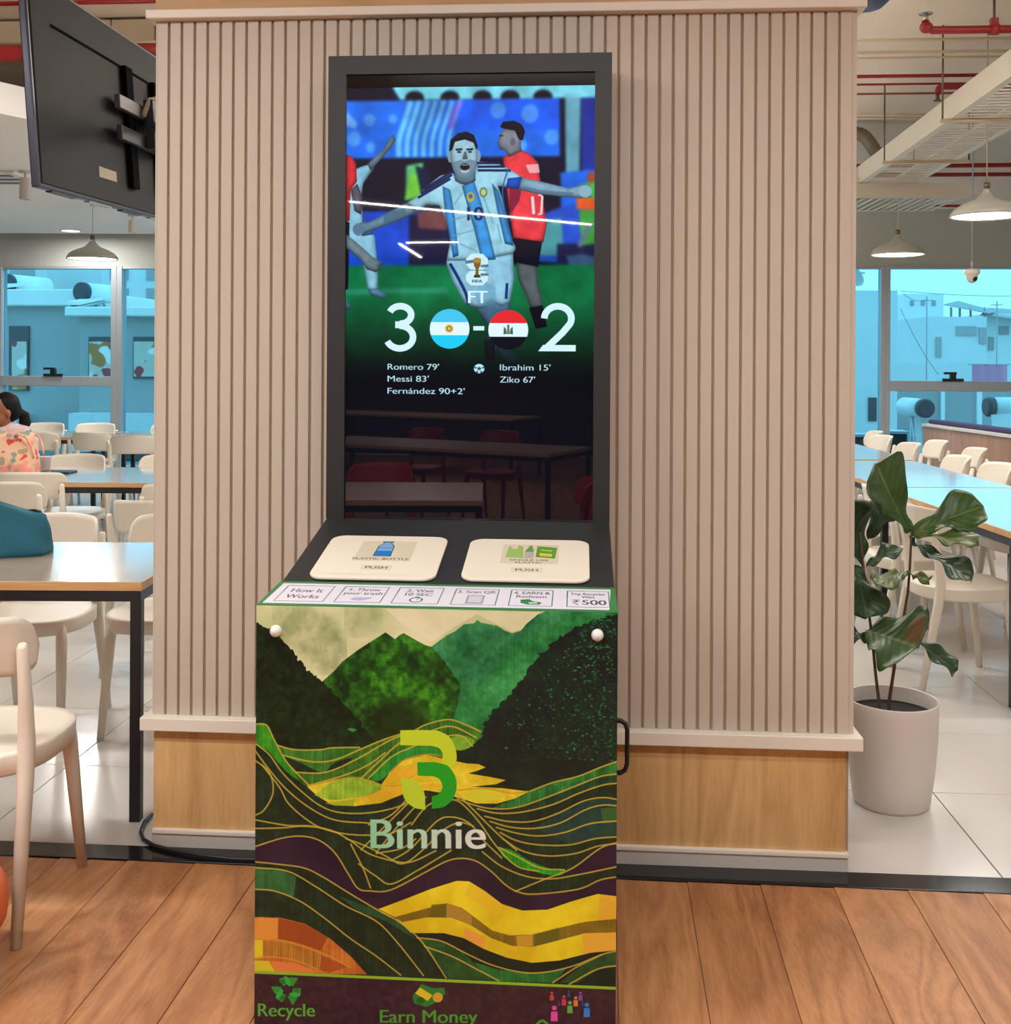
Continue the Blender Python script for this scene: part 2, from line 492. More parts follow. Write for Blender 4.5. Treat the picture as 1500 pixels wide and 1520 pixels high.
def picture_screen():
    """the football picture and score on the tall display; drawn in its own units (u to the right, v down, 0-1260 x 0-2200)"""
    W, H = 740, 1290
    c = Canvas(W, H, (4, 5, 12)); rng = np.random.default_rng(3)
    # units: 3.409 per pixel of the photograph, origin at (480, 70); display area u 108..1366, v 136..2405
    c.fn = homog([(108, 200), (1366, 200), (1366, 2405), (108, 2405)], [(0, 0), (W, 0), (W, H), (0, H)])
    P = c.poly
    P([(100, 195), (1370, 195), (1370, 600), (100, 600)], (14, 30, 60))
    P([(340, 195), (1370, 195), (1370, 262), (380, 262)], (120, 215, 235))
    for x in (455, 635, 800, 940, 1105): c.ell(x, 255, 48, 36, (10, 18, 34))
    P([(100, 195), (330, 195), (360, 265), (100, 265)], (12, 20, 40))
    P([(100, 560), (1200, 560), (1200, 860), (100, 860)], (12, 20, 40))
    P([(100, 268), (1188, 262), (1192, 556), (100, 562)], (25, 105, 230))
    P([(620, 268), (1188, 262), (1192, 420), (620, 420)], (20, 90, 235))
    for i in range(7):
        x = 420 + i * 42
        c.line([(x + 18, 268), (x - 10, 360), (x - 40, 460), (x - 45, 556)], 17 - i, (120, 205, 240), 0.8)
    c.line([(690, 275), (655, 340), (640, 415)], 22, (120, 90, 200), 0.7)
    for (x, y, r) in ((225, 365, 30), (145, 460, 36), (232, 505, 24), (345, 360, 22), (880, 320, 40), (1040, 340, 44), (1150, 460, 36), (1000, 500, 26)):
        c.ell(x, y, r, r * 1.1, (110, 180, 245), 0.55)
    P([(100, 310), (165, 380), (150, 410), (100, 390)], (140, 190, 250), 0.7)
    P([(1190, 262), (1370, 262), (1370, 660), (1195, 660)], (10, 18, 38))
    P([(1215, 240), (1295, 240), (1290, 640), (1222, 640)], (110, 180, 205), 0.85)
    P([(1300, 262), (1370, 262), (1370, 640), (1300, 640)], (24, 50, 150))
    P([(1195, 640), (1370, 625), (1370, 830), (1200, 840)], (25, 100, 225))
    # distance: dark stand, blue hoardings, pitch
    P([(100, 835), (480, 830), (640, 850), (640, 1118), (100, 1118)], (20, 70, 200))
    P([(430, 850), (640, 850), (640, 1120), (430, 1120)], (24, 26, 60))
    P([(1080, 860), (1240, 800), (1370, 800), (1370, 1110), (1080, 1090)], (30, 75, 190))
    P([(1090, 900), (1200, 870), (1215, 1060), (1090, 1060)], (70, 150, 160))
    P([(1180, 1000), (1370, 1000), (1370, 1115), (1180, 1110)], (20, 30, 70))
    P([(100, 1112), (1370, 1105), (1370, 1950), (100, 1950)], (10, 110, 62))
    P([(100, 1230), (620, 1222), (640, 1250), (100, 1262)], (60, 150, 130), 0.5)
    P([(415, 600), (500, 585), (505, 690), (490, 760), (410, 780)], (90, 180, 110)); P([(440, 640), (500, 650), (500, 760), (405, 770)], (110, 200, 60))
    P([(460, 600), (530, 620), (560, 760), (500, 790)], (15, 30, 60))
    P([(470, 840), (580, 820), (640, 860), (620, 930), (480, 920)], (110, 65, 70))
    c.ell(1350, 670, 22, 36, (150, 70, 50)); P([(1290, 700), (1370, 690), (1370, 830), (1275, 820)], (60, 170, 70)); P([(1275, 765), (1370, 770), (1370, 830), (1280, 825)], (225, 90, 40))
    P([(1290, 830), (1370, 830), (1370, 1000), (1300, 1010)], (60, 150, 60)); P([(1330, 900), (1366, 890), (1300, 1020), (1280, 1010)], (90, 110, 130))
    P([(1225, 1062), (1300, 1052), (1366, 1066), (1366, 1108), (1240, 1106)], (54, 84, 120))
    c.a *= (0.75 + 0.5 * fbm(H, W, 60, rng, 4))[..., None]
    c.a[:] = blur(c.a, 4)
    NZ = fbm(H, W, 26, rng, 4); P = lambda pts, col, alpha=1.0, smooth=False: (c.solid(pts, col, 14, 0.42, smooth, NZ) if alpha == 1.0 else c.poly(pts, col, alpha, smooth))
    # left-hand pair of players, cut by the edge
    P([(100, 640), (190, 600), (230, 590), (250, 610), (195, 690), (185, 760), (195, 880), (255, 960), (272, 1110), (272, 1240), (222, 1240), (195, 1100), (130, 1000), (100, 960)], (135, 195, 220))
    P([(215, 590), (300, 510), (325, 460), (350, 440), (360, 470), (330, 515), (255, 600), (232, 625)], (105, 130, 150))
    P([(190, 850), (250, 950), (190, 960)], (60, 120, 190))
    P([(100, 540), (135, 550), (158, 590), (162, 680), (130, 720), (125, 880), (100, 885)], (215, 50, 60))
    P([(130, 720), (165, 690), (190, 760), (185, 850), (150, 830)], (95, 90, 110))
    P([(100, 880), (125, 890), (120, 1230), (100, 1240)], (20, 22, 40))
    P([(110, 950), (170, 1000), (250, 1070), (300, 1095), (290, 1110), (270, 1105), (285, 1130), (262, 1145), (215, 1130), (185, 1085), (110, 1020)], (110, 130, 140))
    P([(215, 1230), (272, 1230), (320, 1265), (300, 1280), (240, 1265)], (90, 140, 180))
    P([(100, 1260), (130, 1310), (135, 1335), (100, 1340)], (90, 160, 190))
    # red player behind
    P([(905, 565), (940, 530), (985, 520), (1035, 540), (1080, 585), (1095, 680), (1112, 800), (1128, 900), (1112, 992), (1040, 995), (960, 975), (935, 800)], (232, 62, 72))
    P([(1020, 600), (1085, 595), (1092, 640), (1040, 642)], (245, 215, 220), 0.7)
    c.line([(1055, 760), (1062, 850)], 9, (240, 210, 220)); c.line([(1085, 750), (1105, 760), (1100, 850), (1085, 850)], 7, (240, 210, 220), smooth=False)
    P([(940, 700), (1000, 720), (990, 780), (940, 860)], (110, 25, 60), 0.8)
    P([(878, 492), (888, 445), (905, 415), (960, 420), (1000, 440), (995, 500), (1000, 530), (935, 560), (915, 525), (888, 520)], (125, 130, 145))
    P([(890, 405), (905, 380), (960, 375), (1000, 395), (1016, 430), (1005, 475), (985, 470), (965, 425), (900, 412)], (14, 22, 36))
    c.ell(955, 482, 14, 20, (100, 100, 115)); c.line([(886, 452), (905, 450)], 4, (25, 30, 45), smooth=False)
    P([(965, 970), (1105, 990), (1085, 1120), (1010, 1110), (970, 1095)], (12, 16, 34))
    P([(975, 1095), (1080, 1115), (1085, 1190), (1100, 1260), (1112, 1330), (1050, 1330), (1020, 1250), (985, 1180)], (85, 95, 100))
    P([(1042, 1325), (1110, 1312), (1132, 1420), (1075, 1432)], (10, 14, 26))
    # leading player, arms spread
    P([(815, 1290), (945, 1300), (945, 1390), (905, 1480), (870, 1590), (830, 1598), (815, 1560), (835, 1420), (770, 1330)], (80, 120, 150))
    P([(815, 1490), (870, 1480), (868, 1592), (822, 1596)], (22, 50, 60))
    P([(880, 1530), (950, 1545), (990, 1590), (940, 1610)], (70, 130, 190), 0.7)
    P([(625, 1075), (960, 1050), (966, 1180), (945, 1300), (900, 1318), (850, 1290), (800, 1330), (720, 1310), (690, 1260), (655, 1200), (620, 1100)], (140, 195, 220))
    c.line([(640, 1100), (680, 1170), (720, 1250), (735, 1310)], 9, (20, 50, 110)); c.line([(930, 1200), (925, 1280)], 8, (20, 50, 110), smooth=False)
    P([(800, 1180), (870, 1220), (880, 1300), (800, 1320), (760, 1270)], (100, 160, 195), 0.6)
    shirt = [(655, 640), (590, 650), (520, 705), (470, 758), (418, 790), (470, 838), (520, 800), (585, 805), (628, 900), (640, 990), (622, 1085), (790, 1085), (960, 1050), (975, 1022), (940, 950), (920, 850), (900, 760), (880, 705), (985, 725), (1002, 662), (940, 620), (870, 588), (780, 580), (760, 640), (710, 700)]
    P(shirt, (152, 208, 228))
    for st in ([(698, 705), (760, 680), (800, 800), (838, 940), (872, 1080), (800, 1085), (760, 920), (722, 790)], [(600, 705), (640, 725), (662, 850), (684, 1060), (655, 1070), (642, 990), (612, 840)],
               [(850, 690), (885, 735), (930, 900), (962, 1010), (918, 1000), (882, 850)]):
        P(st, (58, 150, 222))
    for (a, b) in (((505, 720), (655, 628)), ((490, 742), (648, 648)), ((475, 765), (640, 668)), ((778, 590), (880, 590)), ((778, 608), (915, 608)), ((778, 626), (945, 628))):
        c.line([a, b], 7, (20, 34, 84), smooth=False)
    c.line([(415, 792), (470, 838)], 6, (25, 40, 90), smooth=False); c.line([(930, 620), (905, 760), (960, 1010)], 4, (40, 90, 170))
    for (a, b) in (((640, 880), (720, 860)), ((650, 960), (760, 930)), ((800, 740), (860, 900)), ((660, 800), (700, 740)), ((690, 1000), (780, 1040)), ((880, 900), (900, 1000))):
        c.line([a, b], 5, (95, 160, 195), 0.7)
    P([(930, 668), (1002, 660), (988, 722), (920, 716)], (20, 85, 205))
    c.text('10', 728, 880, 68, (22, 30, 80), width=78, bold=0.03)
    c.ell(808, 738, 20, 26, (90, 140, 110)); c.ell(808, 738, 12, 16, (210, 200, 120)); c.ell(743, 762, 20, 26, (190, 170, 60)); c.ell(743, 758, 10, 12, (40, 110, 160))
    P([(418, 790), (470, 838), (380, 880), (300, 910), (225, 938), (165, 958), (150, 930), (145, 910), (180, 890), (220, 890), (310, 845)], (98, 138, 160))
    c.ell(172, 925, 30, 32, (88, 120, 145)); P([(300, 850), (410, 815), (420, 850), (300, 905)], (60, 95, 120), 0.6)
    P([(1000, 664), (1100, 685), (1240, 720), (1300, 703), (1340, 705), (1356, 735), (1345, 766), (1300, 770), (1200, 762), (1080, 748), (985, 724)], (125, 165, 188))
    c.ell(1320, 736, 34, 31, (140, 178, 198)); c.line([(1010, 715), (1120, 738), (1260, 748)], 9, (80, 115, 140), 0.7)
    P([(655, 640), (765, 620), (768, 680), (720, 700), (690, 694), (665, 680)], (95, 130, 150))
    c.ell(638, 556, 13, 30, (120, 160, 180)); c.ell(780, 553, 13, 30, (120, 160, 180))
    P([(640, 500), (650, 470), (700, 450), (750, 462), (773, 500), (776, 560), (768, 620), (742, 662), (712, 672), (680, 660), (652, 615), (640, 560)], (150, 192, 208), smooth=True)
    P([(650, 585), (690, 572), (712, 580), (740, 570), (772, 580), (765, 630), (742, 664), (712, 675), (680, 662), (654, 625)], (96, 128, 146), 0.75)
    P([(632, 528), (640, 470), (676, 437), (720, 428), (758, 446), (778, 505), (770, 520), (757, 485), (712, 468), (662, 480), (648, 520)], (14, 26, 44))
    c.ell(713, 607, 24, 17, (24, 18, 32)); P([(695, 595), (732, 595), (728, 602), (698, 602)], (215, 232, 240)); c.line([(692, 628), (713, 634), (735, 626)], 5, (190, 205, 215))
    for x in (684, 738): c.line([(x - 18, 520), (x + 16, 518)], 6, (24, 36, 55), smooth=False); c.ell(x, 532, 11, 5, (30, 45, 62))
    P([(708, 530), (720, 530), (728, 568), (700, 570)], (128, 170, 188))
    P = c.poly; c.a[:] = 0.5 * c.a + 0.5 * blur(c.a, 1)
    # fade to black at the foot of the picture, soft crowd glints
    yy = np.linspace(0, 2405 - 200, H) + 200
    f = np.clip(1 - (yy - 1270) / 450.0, 0, 1) ** 1.1
    c.a *= (0.0 + f)[:, None, None].astype(np.float32)
    foot = np.clip((yy - 1560) / 240, 0, 1)[:, None, None].astype(np.float32)
    c.a = c.a * (1 - foot) + foot * np.array((3, 4, 13), np.float32) / 255
    # competition emblem and score
    Wt = (214, 246, 255)
    for (x0, y0, x1, y1) in ((722, 1050, 832, 1132), (722, 1132, 832, 1212)):
        r = 26; P([(x0 + r, y0), (x1 - r, y0), (x1, y0 + r), (x1, y1 - r), (x1 - r, y1), (x0 + r, y1), (x0, y1 - r), (x0, y0 + r)], (205, 240, 248), smooth=False)
    P([(718, 1086), (764, 1080), (764, 1096), (718, 1102)], (84, 128, 146)); P([(796, 1108), (836, 1104), (836, 1120), (796, 1120)], (84, 128, 146)); P([(796, 1150), (836, 1150), (836, 1162), (796, 1164)], (84, 128, 146)); c.line([(720, 1134), (834, 1134)], 3, (110, 160, 180), smooth=False)
    P([(758, 1078), (798, 1078), (794, 1110), (784, 1130), (788, 1168), (766, 1168), (772, 1130), (762, 1110)], (130, 95, 40)); c.ell(778, 1084, 20, 14, (170, 140, 60)); P([(764, 1158), (792, 1158), (796, 1172), (760, 1172)], (40, 70, 50))
    c.text('FIFA', 754, 1198, 15, (20, 50, 70), width=50, bold=0.02)
    o = 1193
    c.text('FT', 734, o + 109, 64, Wt, width=97, bold=0.025)
    # the two numerals are drawn as strokes
    def arc(cx, cy, rx, ry, a, b, n=16): return [(cx + rx * math.cos(math.radians(a + (b - a) * i / n)), cy + ry * math.sin(math.radians(a + (b - a) * i / n))) for i in range(n + 1)]
    c.line(arc(388, o + 170, 56, 45, 200, 452, 24), 20, Wt, smooth=False)
    c.line(arc(386, o + 283, 68, 58, -92, 158, 24), 20, Wt, smooth=False)
    P([(362, o + 203), (392, o + 203), (392, o + 238), (362, o + 238)], Wt)
    two = arc(1186, o + 186, 68, 62, 180, 385) + [(1210, o + 258), (1125, o + 340)]
    c.line(two, 20, Wt, smooth=False); P([(1088, o + 352), (1112, o + 320), (1277, o + 320), (1277, o + 352)], Wt)
    P([(760, o + 226), (816, o + 226), (816, o + 248), (760, o + 248)], Wt)
    def flag(cx, cy, r, bands, cols):
        c.ell(cx, cy, r, r, cols[1])
        for top in (True, False):
            k = bands[0] if top else bands[1]
            a = math.degrees(math.asin(abs(k)))
            c.ell(cx, cy, r, r, cols[0] if top else cols[2], a0=180 + a if top else a, a1=360 - a if top else 180 - a)
    flag(640, o + 240, 101, (0.34, 0.32), ((70, 200, 245), (225, 250, 255), (30, 205, 250)))
    c.ell(638, o + 239, 24, 24, (235, 215, 150)); c.ell(638, o + 239, 16, 16, (165, 125, 40)); c.ell(638, o + 239, 8, 8, (235, 200, 90))
    flag(937, o + 245, 101, (0.34, 0.34), ((232, 40, 48), (225, 250, 255), (8, 10, 22)))
    for s_ in (-1, 1): P([(937 + s_ * 22, o + 228), (937 + s_ * 12, o + 238), (937 + s_ * 8, o + 264), (937 + s_ * 24, o + 268)], (70, 100, 90))
    P([(932, o + 226), (942, o + 226), (946, o + 266), (928, o + 266)], (110, 130, 100)); c.ell(937, o + 224, 5, 6, (60, 80, 70))
    tx = (200, 240, 255)
    for (t, x, y, w) in (("Romero 79'", 325, 450, 262), ("Messi 83'", 325, 511, 210), ('Fern\u00e1ndez 90+2\'', 325, 573, 393), ("Ibrahim 15'", 896, 450, 254), ("Ziko 67'", 896, 512, 177)):
        c.text(t, x, o + y, 31, tx, width=w, bold=0.022)
    c.ell(791, o + 442, 27, 24, (185, 228, 245)); c.ell(791, o + 442, 10, 8, (50, 80, 100)); 
    for (x, y) in ((771, 437), (811, 437), (781, 459), (801, 459)): c.ell(x, o + y, 6, 5, (60, 90, 110))
    return c.image('football_score_picture')
def picture_front(k):
    """mountain and terrace picture on the cabinet front; drawing units are 2.679 per photograph pixel"""
    W, H = 1060, 1230
    c = Canvas(W, H, (20, 42, 28)); rng = np.random.default_rng(11)
    TL, TR, BL, BR = (33, 28), (1456, 52), (18, 1486), (1452, 1546)
    # the sheet runs on to the floor below the part in the frame: extend the edges
    BL2 = (TL[0] + (BL[0] - TL[0]) * k, TL[1] + (BL[1] - TL[1]) * k); BR2 = (TR[0] + (BR[0] - TR[0]) * k, TR[1] + (BR[1] - TR[1]) * k)
    c.fn = homog([TL, TR, BR2, BL2], [(0, 0), (W, 0), (W, H), (0, H)])
    P = c.poly
    big = fbm(H, W, 260, rng, 3); mid = fbm(H, W, 90, rng, 4); fine = fbm(H, W, 16, rng, 3); vert = np.repeat(rng.random((1, W)), H, 0) * 0.5 + fbm(H, W, 40, rng, 3) * 0.5
    def tex(dark, light, n, lo=0.25, hi=0.75):
        t = np.clip((n - lo) / (hi - lo), 0, 1)[..., None]
        return (np.array(dark) * (1 - t) + np.array(light) * t).astype(np.float32) / 255
    c.a[:] = tex((178, 188, 132), (236, 228, 190), 0.6 * big + 0.4 * mid, 0.3, 0.7)
    cl = tex((112, 128, 82), (200, 200, 150), 0.7 * mid + 0.3 * fine, 0.3, 0.72)
    for (pts, a) in (([(95, 40), (200, 35), (300, 60), (370, 150), (385, 230), (330, 300), (270, 280), (180, 190), (110, 120)], 0.75), ([(380, 40), (520, 45), (500, 120), (400, 150)], 0.4)):
        mk = c.mask(spline(pts + [pts[0]])); x0, y0, x1, y1, m = mk; c.paint((x0, y0, x1, y1, blur(m, 14)), cl, a)
    P([(540, 40), (1150, 50), (1100, 110), (1040, 130), (900, 60), (780, 130), (720, 170), (620, 110)], (236, 224, 196), 0.5)
    P([(10, 520), (1480, 520), (1480, 1640), (10, 1640)], (18, 36, 24))
    nB = 0.5 * mid + 0.3 * fine + 0.2 * vert
    P([(720, 190), (780, 145), (815, 128), (850, 100), (888, 96), (902, 82), (915, 93), (980, 105), (1010, 124), (1040, 135), (1075, 124), (1095, 98), (1140, 60), (1170, 48), (1460, 50), (1460, 320), (1050, 420), (950, 480), (900, 540), (820, 520), (790, 330), (750, 240)], tex((12, 84, 44), (84, 168, 108), nB))
    P([(800, 440), (870, 360), (960, 280), (1010, 200), (1060, 165), (1120, 150), (1180, 110), (1260, 70), (1460, 60), (1460, 420), (900, 560), (810, 530)], tex((10, 92, 40), (78, 176, 96), nB, 0.3, 0.75))
    P([(290, 330), (340, 285), (370, 250), (430, 205), (480, 172), (515, 150), (540, 133), (560, 147), (578, 160), (595, 145), (612, 136), (640, 152), (668, 168), (700, 184), (722, 190), (765, 238), (800, 285), (838, 345), (822, 430), (800, 500), (780, 520), (700, 545), (600, 590), (500, 620), (400, 560), (320, 430), (284, 352)], tex((10, 44, 12), (62, 140, 34), 0.55 * mid + 0.45 * fine, 0.33, 0.72))
    hl = tex((20, 90, 10), (100, 190, 40), 0.4 * mid + 0.6 * fine, 0.3, 0.7)
    for pts in ([(505, 215), (570, 225), (660, 290), (760, 370), (800, 440), (770, 490), (700, 460), (620, 370), (540, 300)], [(450, 300), (520, 260), (560, 380), (480, 420)]):
        x0, y0, x1, y1, m = c.mask(spline(pts + [pts[0]])); c.paint((x0, y0, x1, y1, blur(m, 16)), hl, 0.6)
    x0, y0, x1, y1, m = c.mask([(560, 390), (680, 420), (720, 520), (600, 570), (500, 590), (470, 470)]); c.paint((x0, y0, x1, y1, blur(m, 20)), (22, 36, 10), 0.75)
    # dark slopes left and right, ragged with tree tops
    def rag(pts, amp, n=9):
        out = []
        for (a, b) in zip(pts[:-1], pts[1:]):
            for i in range(n):
                t = i / n; out.append((a[0] + (b[0] - a[0]) * t + rng.normal(0, amp), a[1] + (b[1] - a[1]) * t + rng.normal(0, amp)))
        return out + [pts[-1]]
    P(rag([(20, 92), (80, 120), (130, 160), (190, 230), (240, 290), (290, 330), (340, 380), (400, 440), (460, 510), (490, 560)], 4) + [(440, 600), (300, 620), (200, 640), (90, 600), (20, 560)], tex((8, 20, 12), (26, 62, 28), 0.5 * mid + 0.5 * fine, 0.35, 0.8))
    P(rag([(1470, 55), (1400, 70), (1330, 92), (1240, 142), (1170, 195), (1110, 262), (1070, 330), (1010, 400), (960, 450), (930, 500), (912, 560), (860, 602)], 5) + [(845, 640), (930, 670), (1000, 740), (1110, 770), (1200, 740), (1470, 660)], tex((12, 24, 26), (20, 52, 34), 0.5 * mid + 0.5 * fine, 0.3, 0.8))
    for k_ in range(900):                                         # light flecks of foliage
        u = rng.random(); x = 1460 - 460 * abs(rng.normal(0, 0.55)); y = 80 + 560 * rng.random() ** 1.4
        edge = 1330 - (y - 92) * 0.92
        if x < edge + 12 or x > 1450: continue
        r = rng.uniform(1.2, 4.2); g = rng.uniform(60, 150)
        c.ell(x, y, r * 1.3, r, (g * 0.32, g, g * 0.55), 0.8)
    for k_ in range(160):
        x = rng.uniform(35, 400); y = rng.uniform(140, 590)
        if y < 100 + (x - 30) * 0.95: continue
        c.ell(x, y, 3, 2, (30, rng.uniform(60, 110), 34), 0.5)
    P([(388, 518), (405, 512), (428, 520), (410, 530)], (40, 150, 60))
    # terraces
    GOLD = (196, 172, 66)
    def band(pts, col, smooth=True): P(spline(pts + [pts[0]], 4) if smooth else pts, col)
    gr = lambda a, b: tex(a, b, 0.65 * vert + 0.35 * fine, 0.25, 0.75)
    dk = gr((12, 26, 20), (34, 62, 38))
    band([(20, 560), (120, 590), (300, 600), (440, 596), (560, 640), (700, 640), (840, 650), (1000, 740), (1110, 768), (1240, 735), (1470, 640), (1470, 1620), (20, 1620)], dk, False)
    band([(20, 500), (70, 503), (100, 560), (140, 630), (190, 700), (240, 750), (150, 690), (80, 610), (20, 570)], gr((26, 110, 20), (76, 172, 40)))
    band([(110, 582), (180, 600), (280, 600), (330, 592), (440, 590), (420, 625), (340, 650), (290, 690), (200, 650), (130, 620)], gr((30, 90, 28), (84, 150, 50)))
    band([(180, 690), (300, 690), (390, 650), (440, 598), (500, 570), (580, 545), (640, 525), (700, 498), (790, 478), (860, 500), (918, 526), (880, 585), (820, 600), (740, 600), (640, 600), (560, 690), (400, 720), (230, 745)], gr((22, 70, 20), (90, 150, 40)))
    band([(540, 640), (600, 600), (700, 590), (760, 600), (760, 625), (640, 640), (560, 690), (520, 720), (480, 720)], gr((14, 110, 36), (60, 170, 60)))
    band([(770, 560), (840, 540), (890, 560), (870, 590), (820, 600)], gr((90, 150, 30), (150, 190, 60)))
    YE = tex((196, 168, 22), (238, 222, 62), 0.6 * mid + 0.4 * fine, 0.3, 0.75)
    band([(230, 748), (330, 722), (420, 712), (520, 742), (556, 690), (610, 640), (700, 618), (800, 640), (860, 652), (905, 654), (936, 667), (900, 682), (868, 692), (950, 705), (1015, 718), (975, 735), (880, 745), (1000, 750), (1108, 763), (1050, 792), (980, 812), (900, 812), (830, 790), (760, 770), (700, 760), (610, 775), (520, 812), (420, 824), (330, 820), (270, 785)], YE, False)
    for pts in ([(530, 724), (590, 670), (700, 650), (810, 668), (700, 690), (600, 722)], [(440, 790), (560, 752), (700, 735), (820, 742), (700, 752), (560, 785)]): P(spline(pts + [pts[0]]), (226, 160, 44), 0.55)
    band([(258, 782), (330, 728), (430, 712), (526, 742), (480, 778), (400, 792), (330, 800)], gr((96, 146, 22), (172, 206, 66)))
    band([(300, 812), (420, 796), (412, 824), (340, 822)], (160, 180, 40), False)
    band([(840, 770), (930, 752), (1010, 776), (960, 800), (880, 802)], (206, 206, 50))
    for pts in ([(525, 742), (590, 742), (650, 700)], [(230, 746), (330, 722), (430, 710), (526, 740)], [(555, 690), (620, 636), (720, 616), (800, 640)], [(820, 760), (930, 752), (1040, 770), (1105, 762)]): c.line(pts, 4, (206, 140, 40), 0.8)
    gband = gr((16, 78, 34), (60, 150, 62))
    band([(1108, 763), (1200, 727), (1300, 702), (1390, 665), (1470, 636), (1470, 690), (1390, 702), (1290, 742), (1180, 784), (1060, 824), (960, 830), (1050, 792)], gband, False)
    band([(1180, 785), (1290, 742), (1390, 703), (1470, 690), (1470, 726), (1400, 737), (1300, 772), (1200, 815), (1080, 845)], gr((14, 40, 30), (36, 92, 50)), False)
    band([(1220, 850), (1320, 802), (1400, 786), (1470, 795), (1470, 940), (1370, 950), (1270, 974), (1130, 908)], gr((18, 46, 56), (36, 80, 56)), False)
    band([(1390, 830), (1470, 822), (1470, 880), (1400, 890)], (52, 96, 44), False)
    LN = [[(20, 572), (80, 620), (130, 690), (200, 760), (280, 822), (360, 850), (480, 850), (600, 822), (660, 780)], [(20, 598), (80, 680), (150, 760), (240, 832), (340, 880), (480, 892)],
          [(20, 640), (80, 690), (95, 770), (60, 840), (25, 862)], [(50, 660), (120, 750), (160, 820), (260, 900), (360, 935)], [(20, 880), (150, 902), (250, 905), (360, 932), (460, 940), (560, 932), (640, 888)],
          [(20, 915), (130, 912), (220, 905), (320, 920), (400, 962), (470, 1012), (560, 1040), (640, 1046), (740, 1000)], [(640, 900), (700, 825), (760, 800), (820, 800), (870, 840), (920, 900), (980, 985), (1060, 1062), (1150, 1082)],
          [(560, 1042), (640, 992), (740, 885), (800, 866), (870, 890), (930, 962), (1000, 1030)], [(500, 1012), (590, 900), (660, 822), (700, 785)], [(440, 1000), (560, 880), (640, 800)], [(470, 900), (560, 860), (620, 800)],
          [(820, 792), (880, 815), (960, 832), (1060, 826), (1180, 785), (1290, 741), (1390, 702), (1470, 690)], [(900, 832), (980, 850), (1080, 845), (1200, 815), (1300, 771), (1400, 736), (1470, 728)],
          [(930, 862), (1020, 882), (1120, 882), (1220, 850), (1320, 801), (1400, 786), (1470, 796)], [(950, 882), (1030, 905), (1130, 910), (1230, 888), (1330, 835), (1400, 816), (1470, 820)],
          [(975, 906), (1060, 930), (1150, 940), (1250, 925), (1350, 890), (1470, 878)], [(990, 926), (1060, 960), (1150, 976), (1270, 975), (1370, 950), (1470, 942)], [(1000, 950), (1080, 1000), (1180, 1020), (1290, 1010), (1380, 980), (1470, 968)],
          [(1108, 763), (1200, 727), (1300, 702), (1390, 665), (1470, 636)], [(820, 770), (900, 850), (980, 930), (1060, 1000)], [(110, 582), (180, 600), (280, 600), (330, 592), (440, 590)], [(130, 622), (250, 648), (340, 640), (440, 598), (540, 556), (640, 524)],
          [(180, 690), (300, 690), (420, 640), (560, 560), (640, 530), (700, 498), (790, 478), (860, 500), (918, 526)], [(440, 716), (520, 640), (600, 570), (700, 530), (800, 505), (900, 550)], [(470, 716), (560, 630), (640, 590), (720, 560), (830, 540), (885, 585)], [(20, 500), (70, 503), (100, 560), (150, 650), (240, 745)], [(230, 745), (380, 700), (470, 660), (540, 610)]]
    # lower half: y of the second sheet of notes + 723
    z = 723
    def sh(pts): return [(x, y + z) for (x, y) in pts]
    PU = tex((34, 18, 40), (50, 28, 52), mid, 0.3, 0.7)
    band(sh([(20, 265), (130, 230), (210, 222), (280, 240), (340, 290), (390, 370), (430, 430), (480, 440), (560, 435), (700, 362), (780, 320), (840, 308), (900, 320), (960, 362), (1010, 410), (1060, 440), (1130, 450), (1300, 430), (1390, 392), (1470, 378), (1470, 455), (1380, 450), (1280, 472), (1180, 512), (1080, 516), (990, 482), (920, 430), (860, 400), (820, 398), (720, 430), (620, 470), (520, 512), (470, 500), (380, 440), (300, 390), (220, 350), (120, 335), (20, 325)]), PU, False)
    band(sh([(1245, 374), (1320, 322), (1390, 266), (1470, 240), (1470, 340), (1380, 362)]), PU, False)
    band(sh([(985, 262), (1040, 275), (1120, 322), (1200, 350), (1250, 352), (1225, 375), (1150, 366), (1060, 336), (1005, 300)]), gr((10, 116, 20), (50, 196, 50)))
    band(sh([(20, 345), (150, 360), (260, 420), (380, 482), (520, 522), (590, 562), (690, 645), (790, 790), (600, 780), (500, 700), (400, 632), (300, 552), (200, 482), (100, 442), (20, 435)]), gr((12, 26, 22), (30, 60, 34)), False)
    band(sh([(20, 345), (130, 358), (185, 385), (175, 465), (100, 440), (20, 435)]), gr((26, 78, 44), (58, 118, 62)), False)
    band(sh([(350, 460), (520, 522), (600, 570), (680, 645), (620, 610), (540, 560), (430, 520)]), gr((26, 66, 40), (46, 92, 50)), False)
    band(sh([(510, 512), (620, 470), (720, 430), (820, 398), (870, 400), (930, 437), (1000, 490), (1080, 516), (1180, 512), (1280, 477), (1380, 448), (1470, 460), (1470, 675), (1350, 685), (1230, 716), (1120, 726), (1020, 706), (930, 672), (850, 628), (770, 608), (640, 608), (575, 545)]), tex((214, 186, 24), (238, 220, 40), mid, 0.3, 0.7), False)
    band(sh([(572, 545), (680, 515), (780, 488), (840, 505), (900, 550), (960, 596), (1030, 616), (1120, 612), (1220, 586), (1330, 560), (1470, 546), (1470, 602), (1330, 606), (1220, 636), (1120, 662), (1040, 658), (960, 628), (880, 578), (800, 545), (700, 545), (606, 564)]), tex((112, 92, 20), (150, 124, 34), 0.5 * mid + 0.5 * vert, 0.3, 0.7), False)
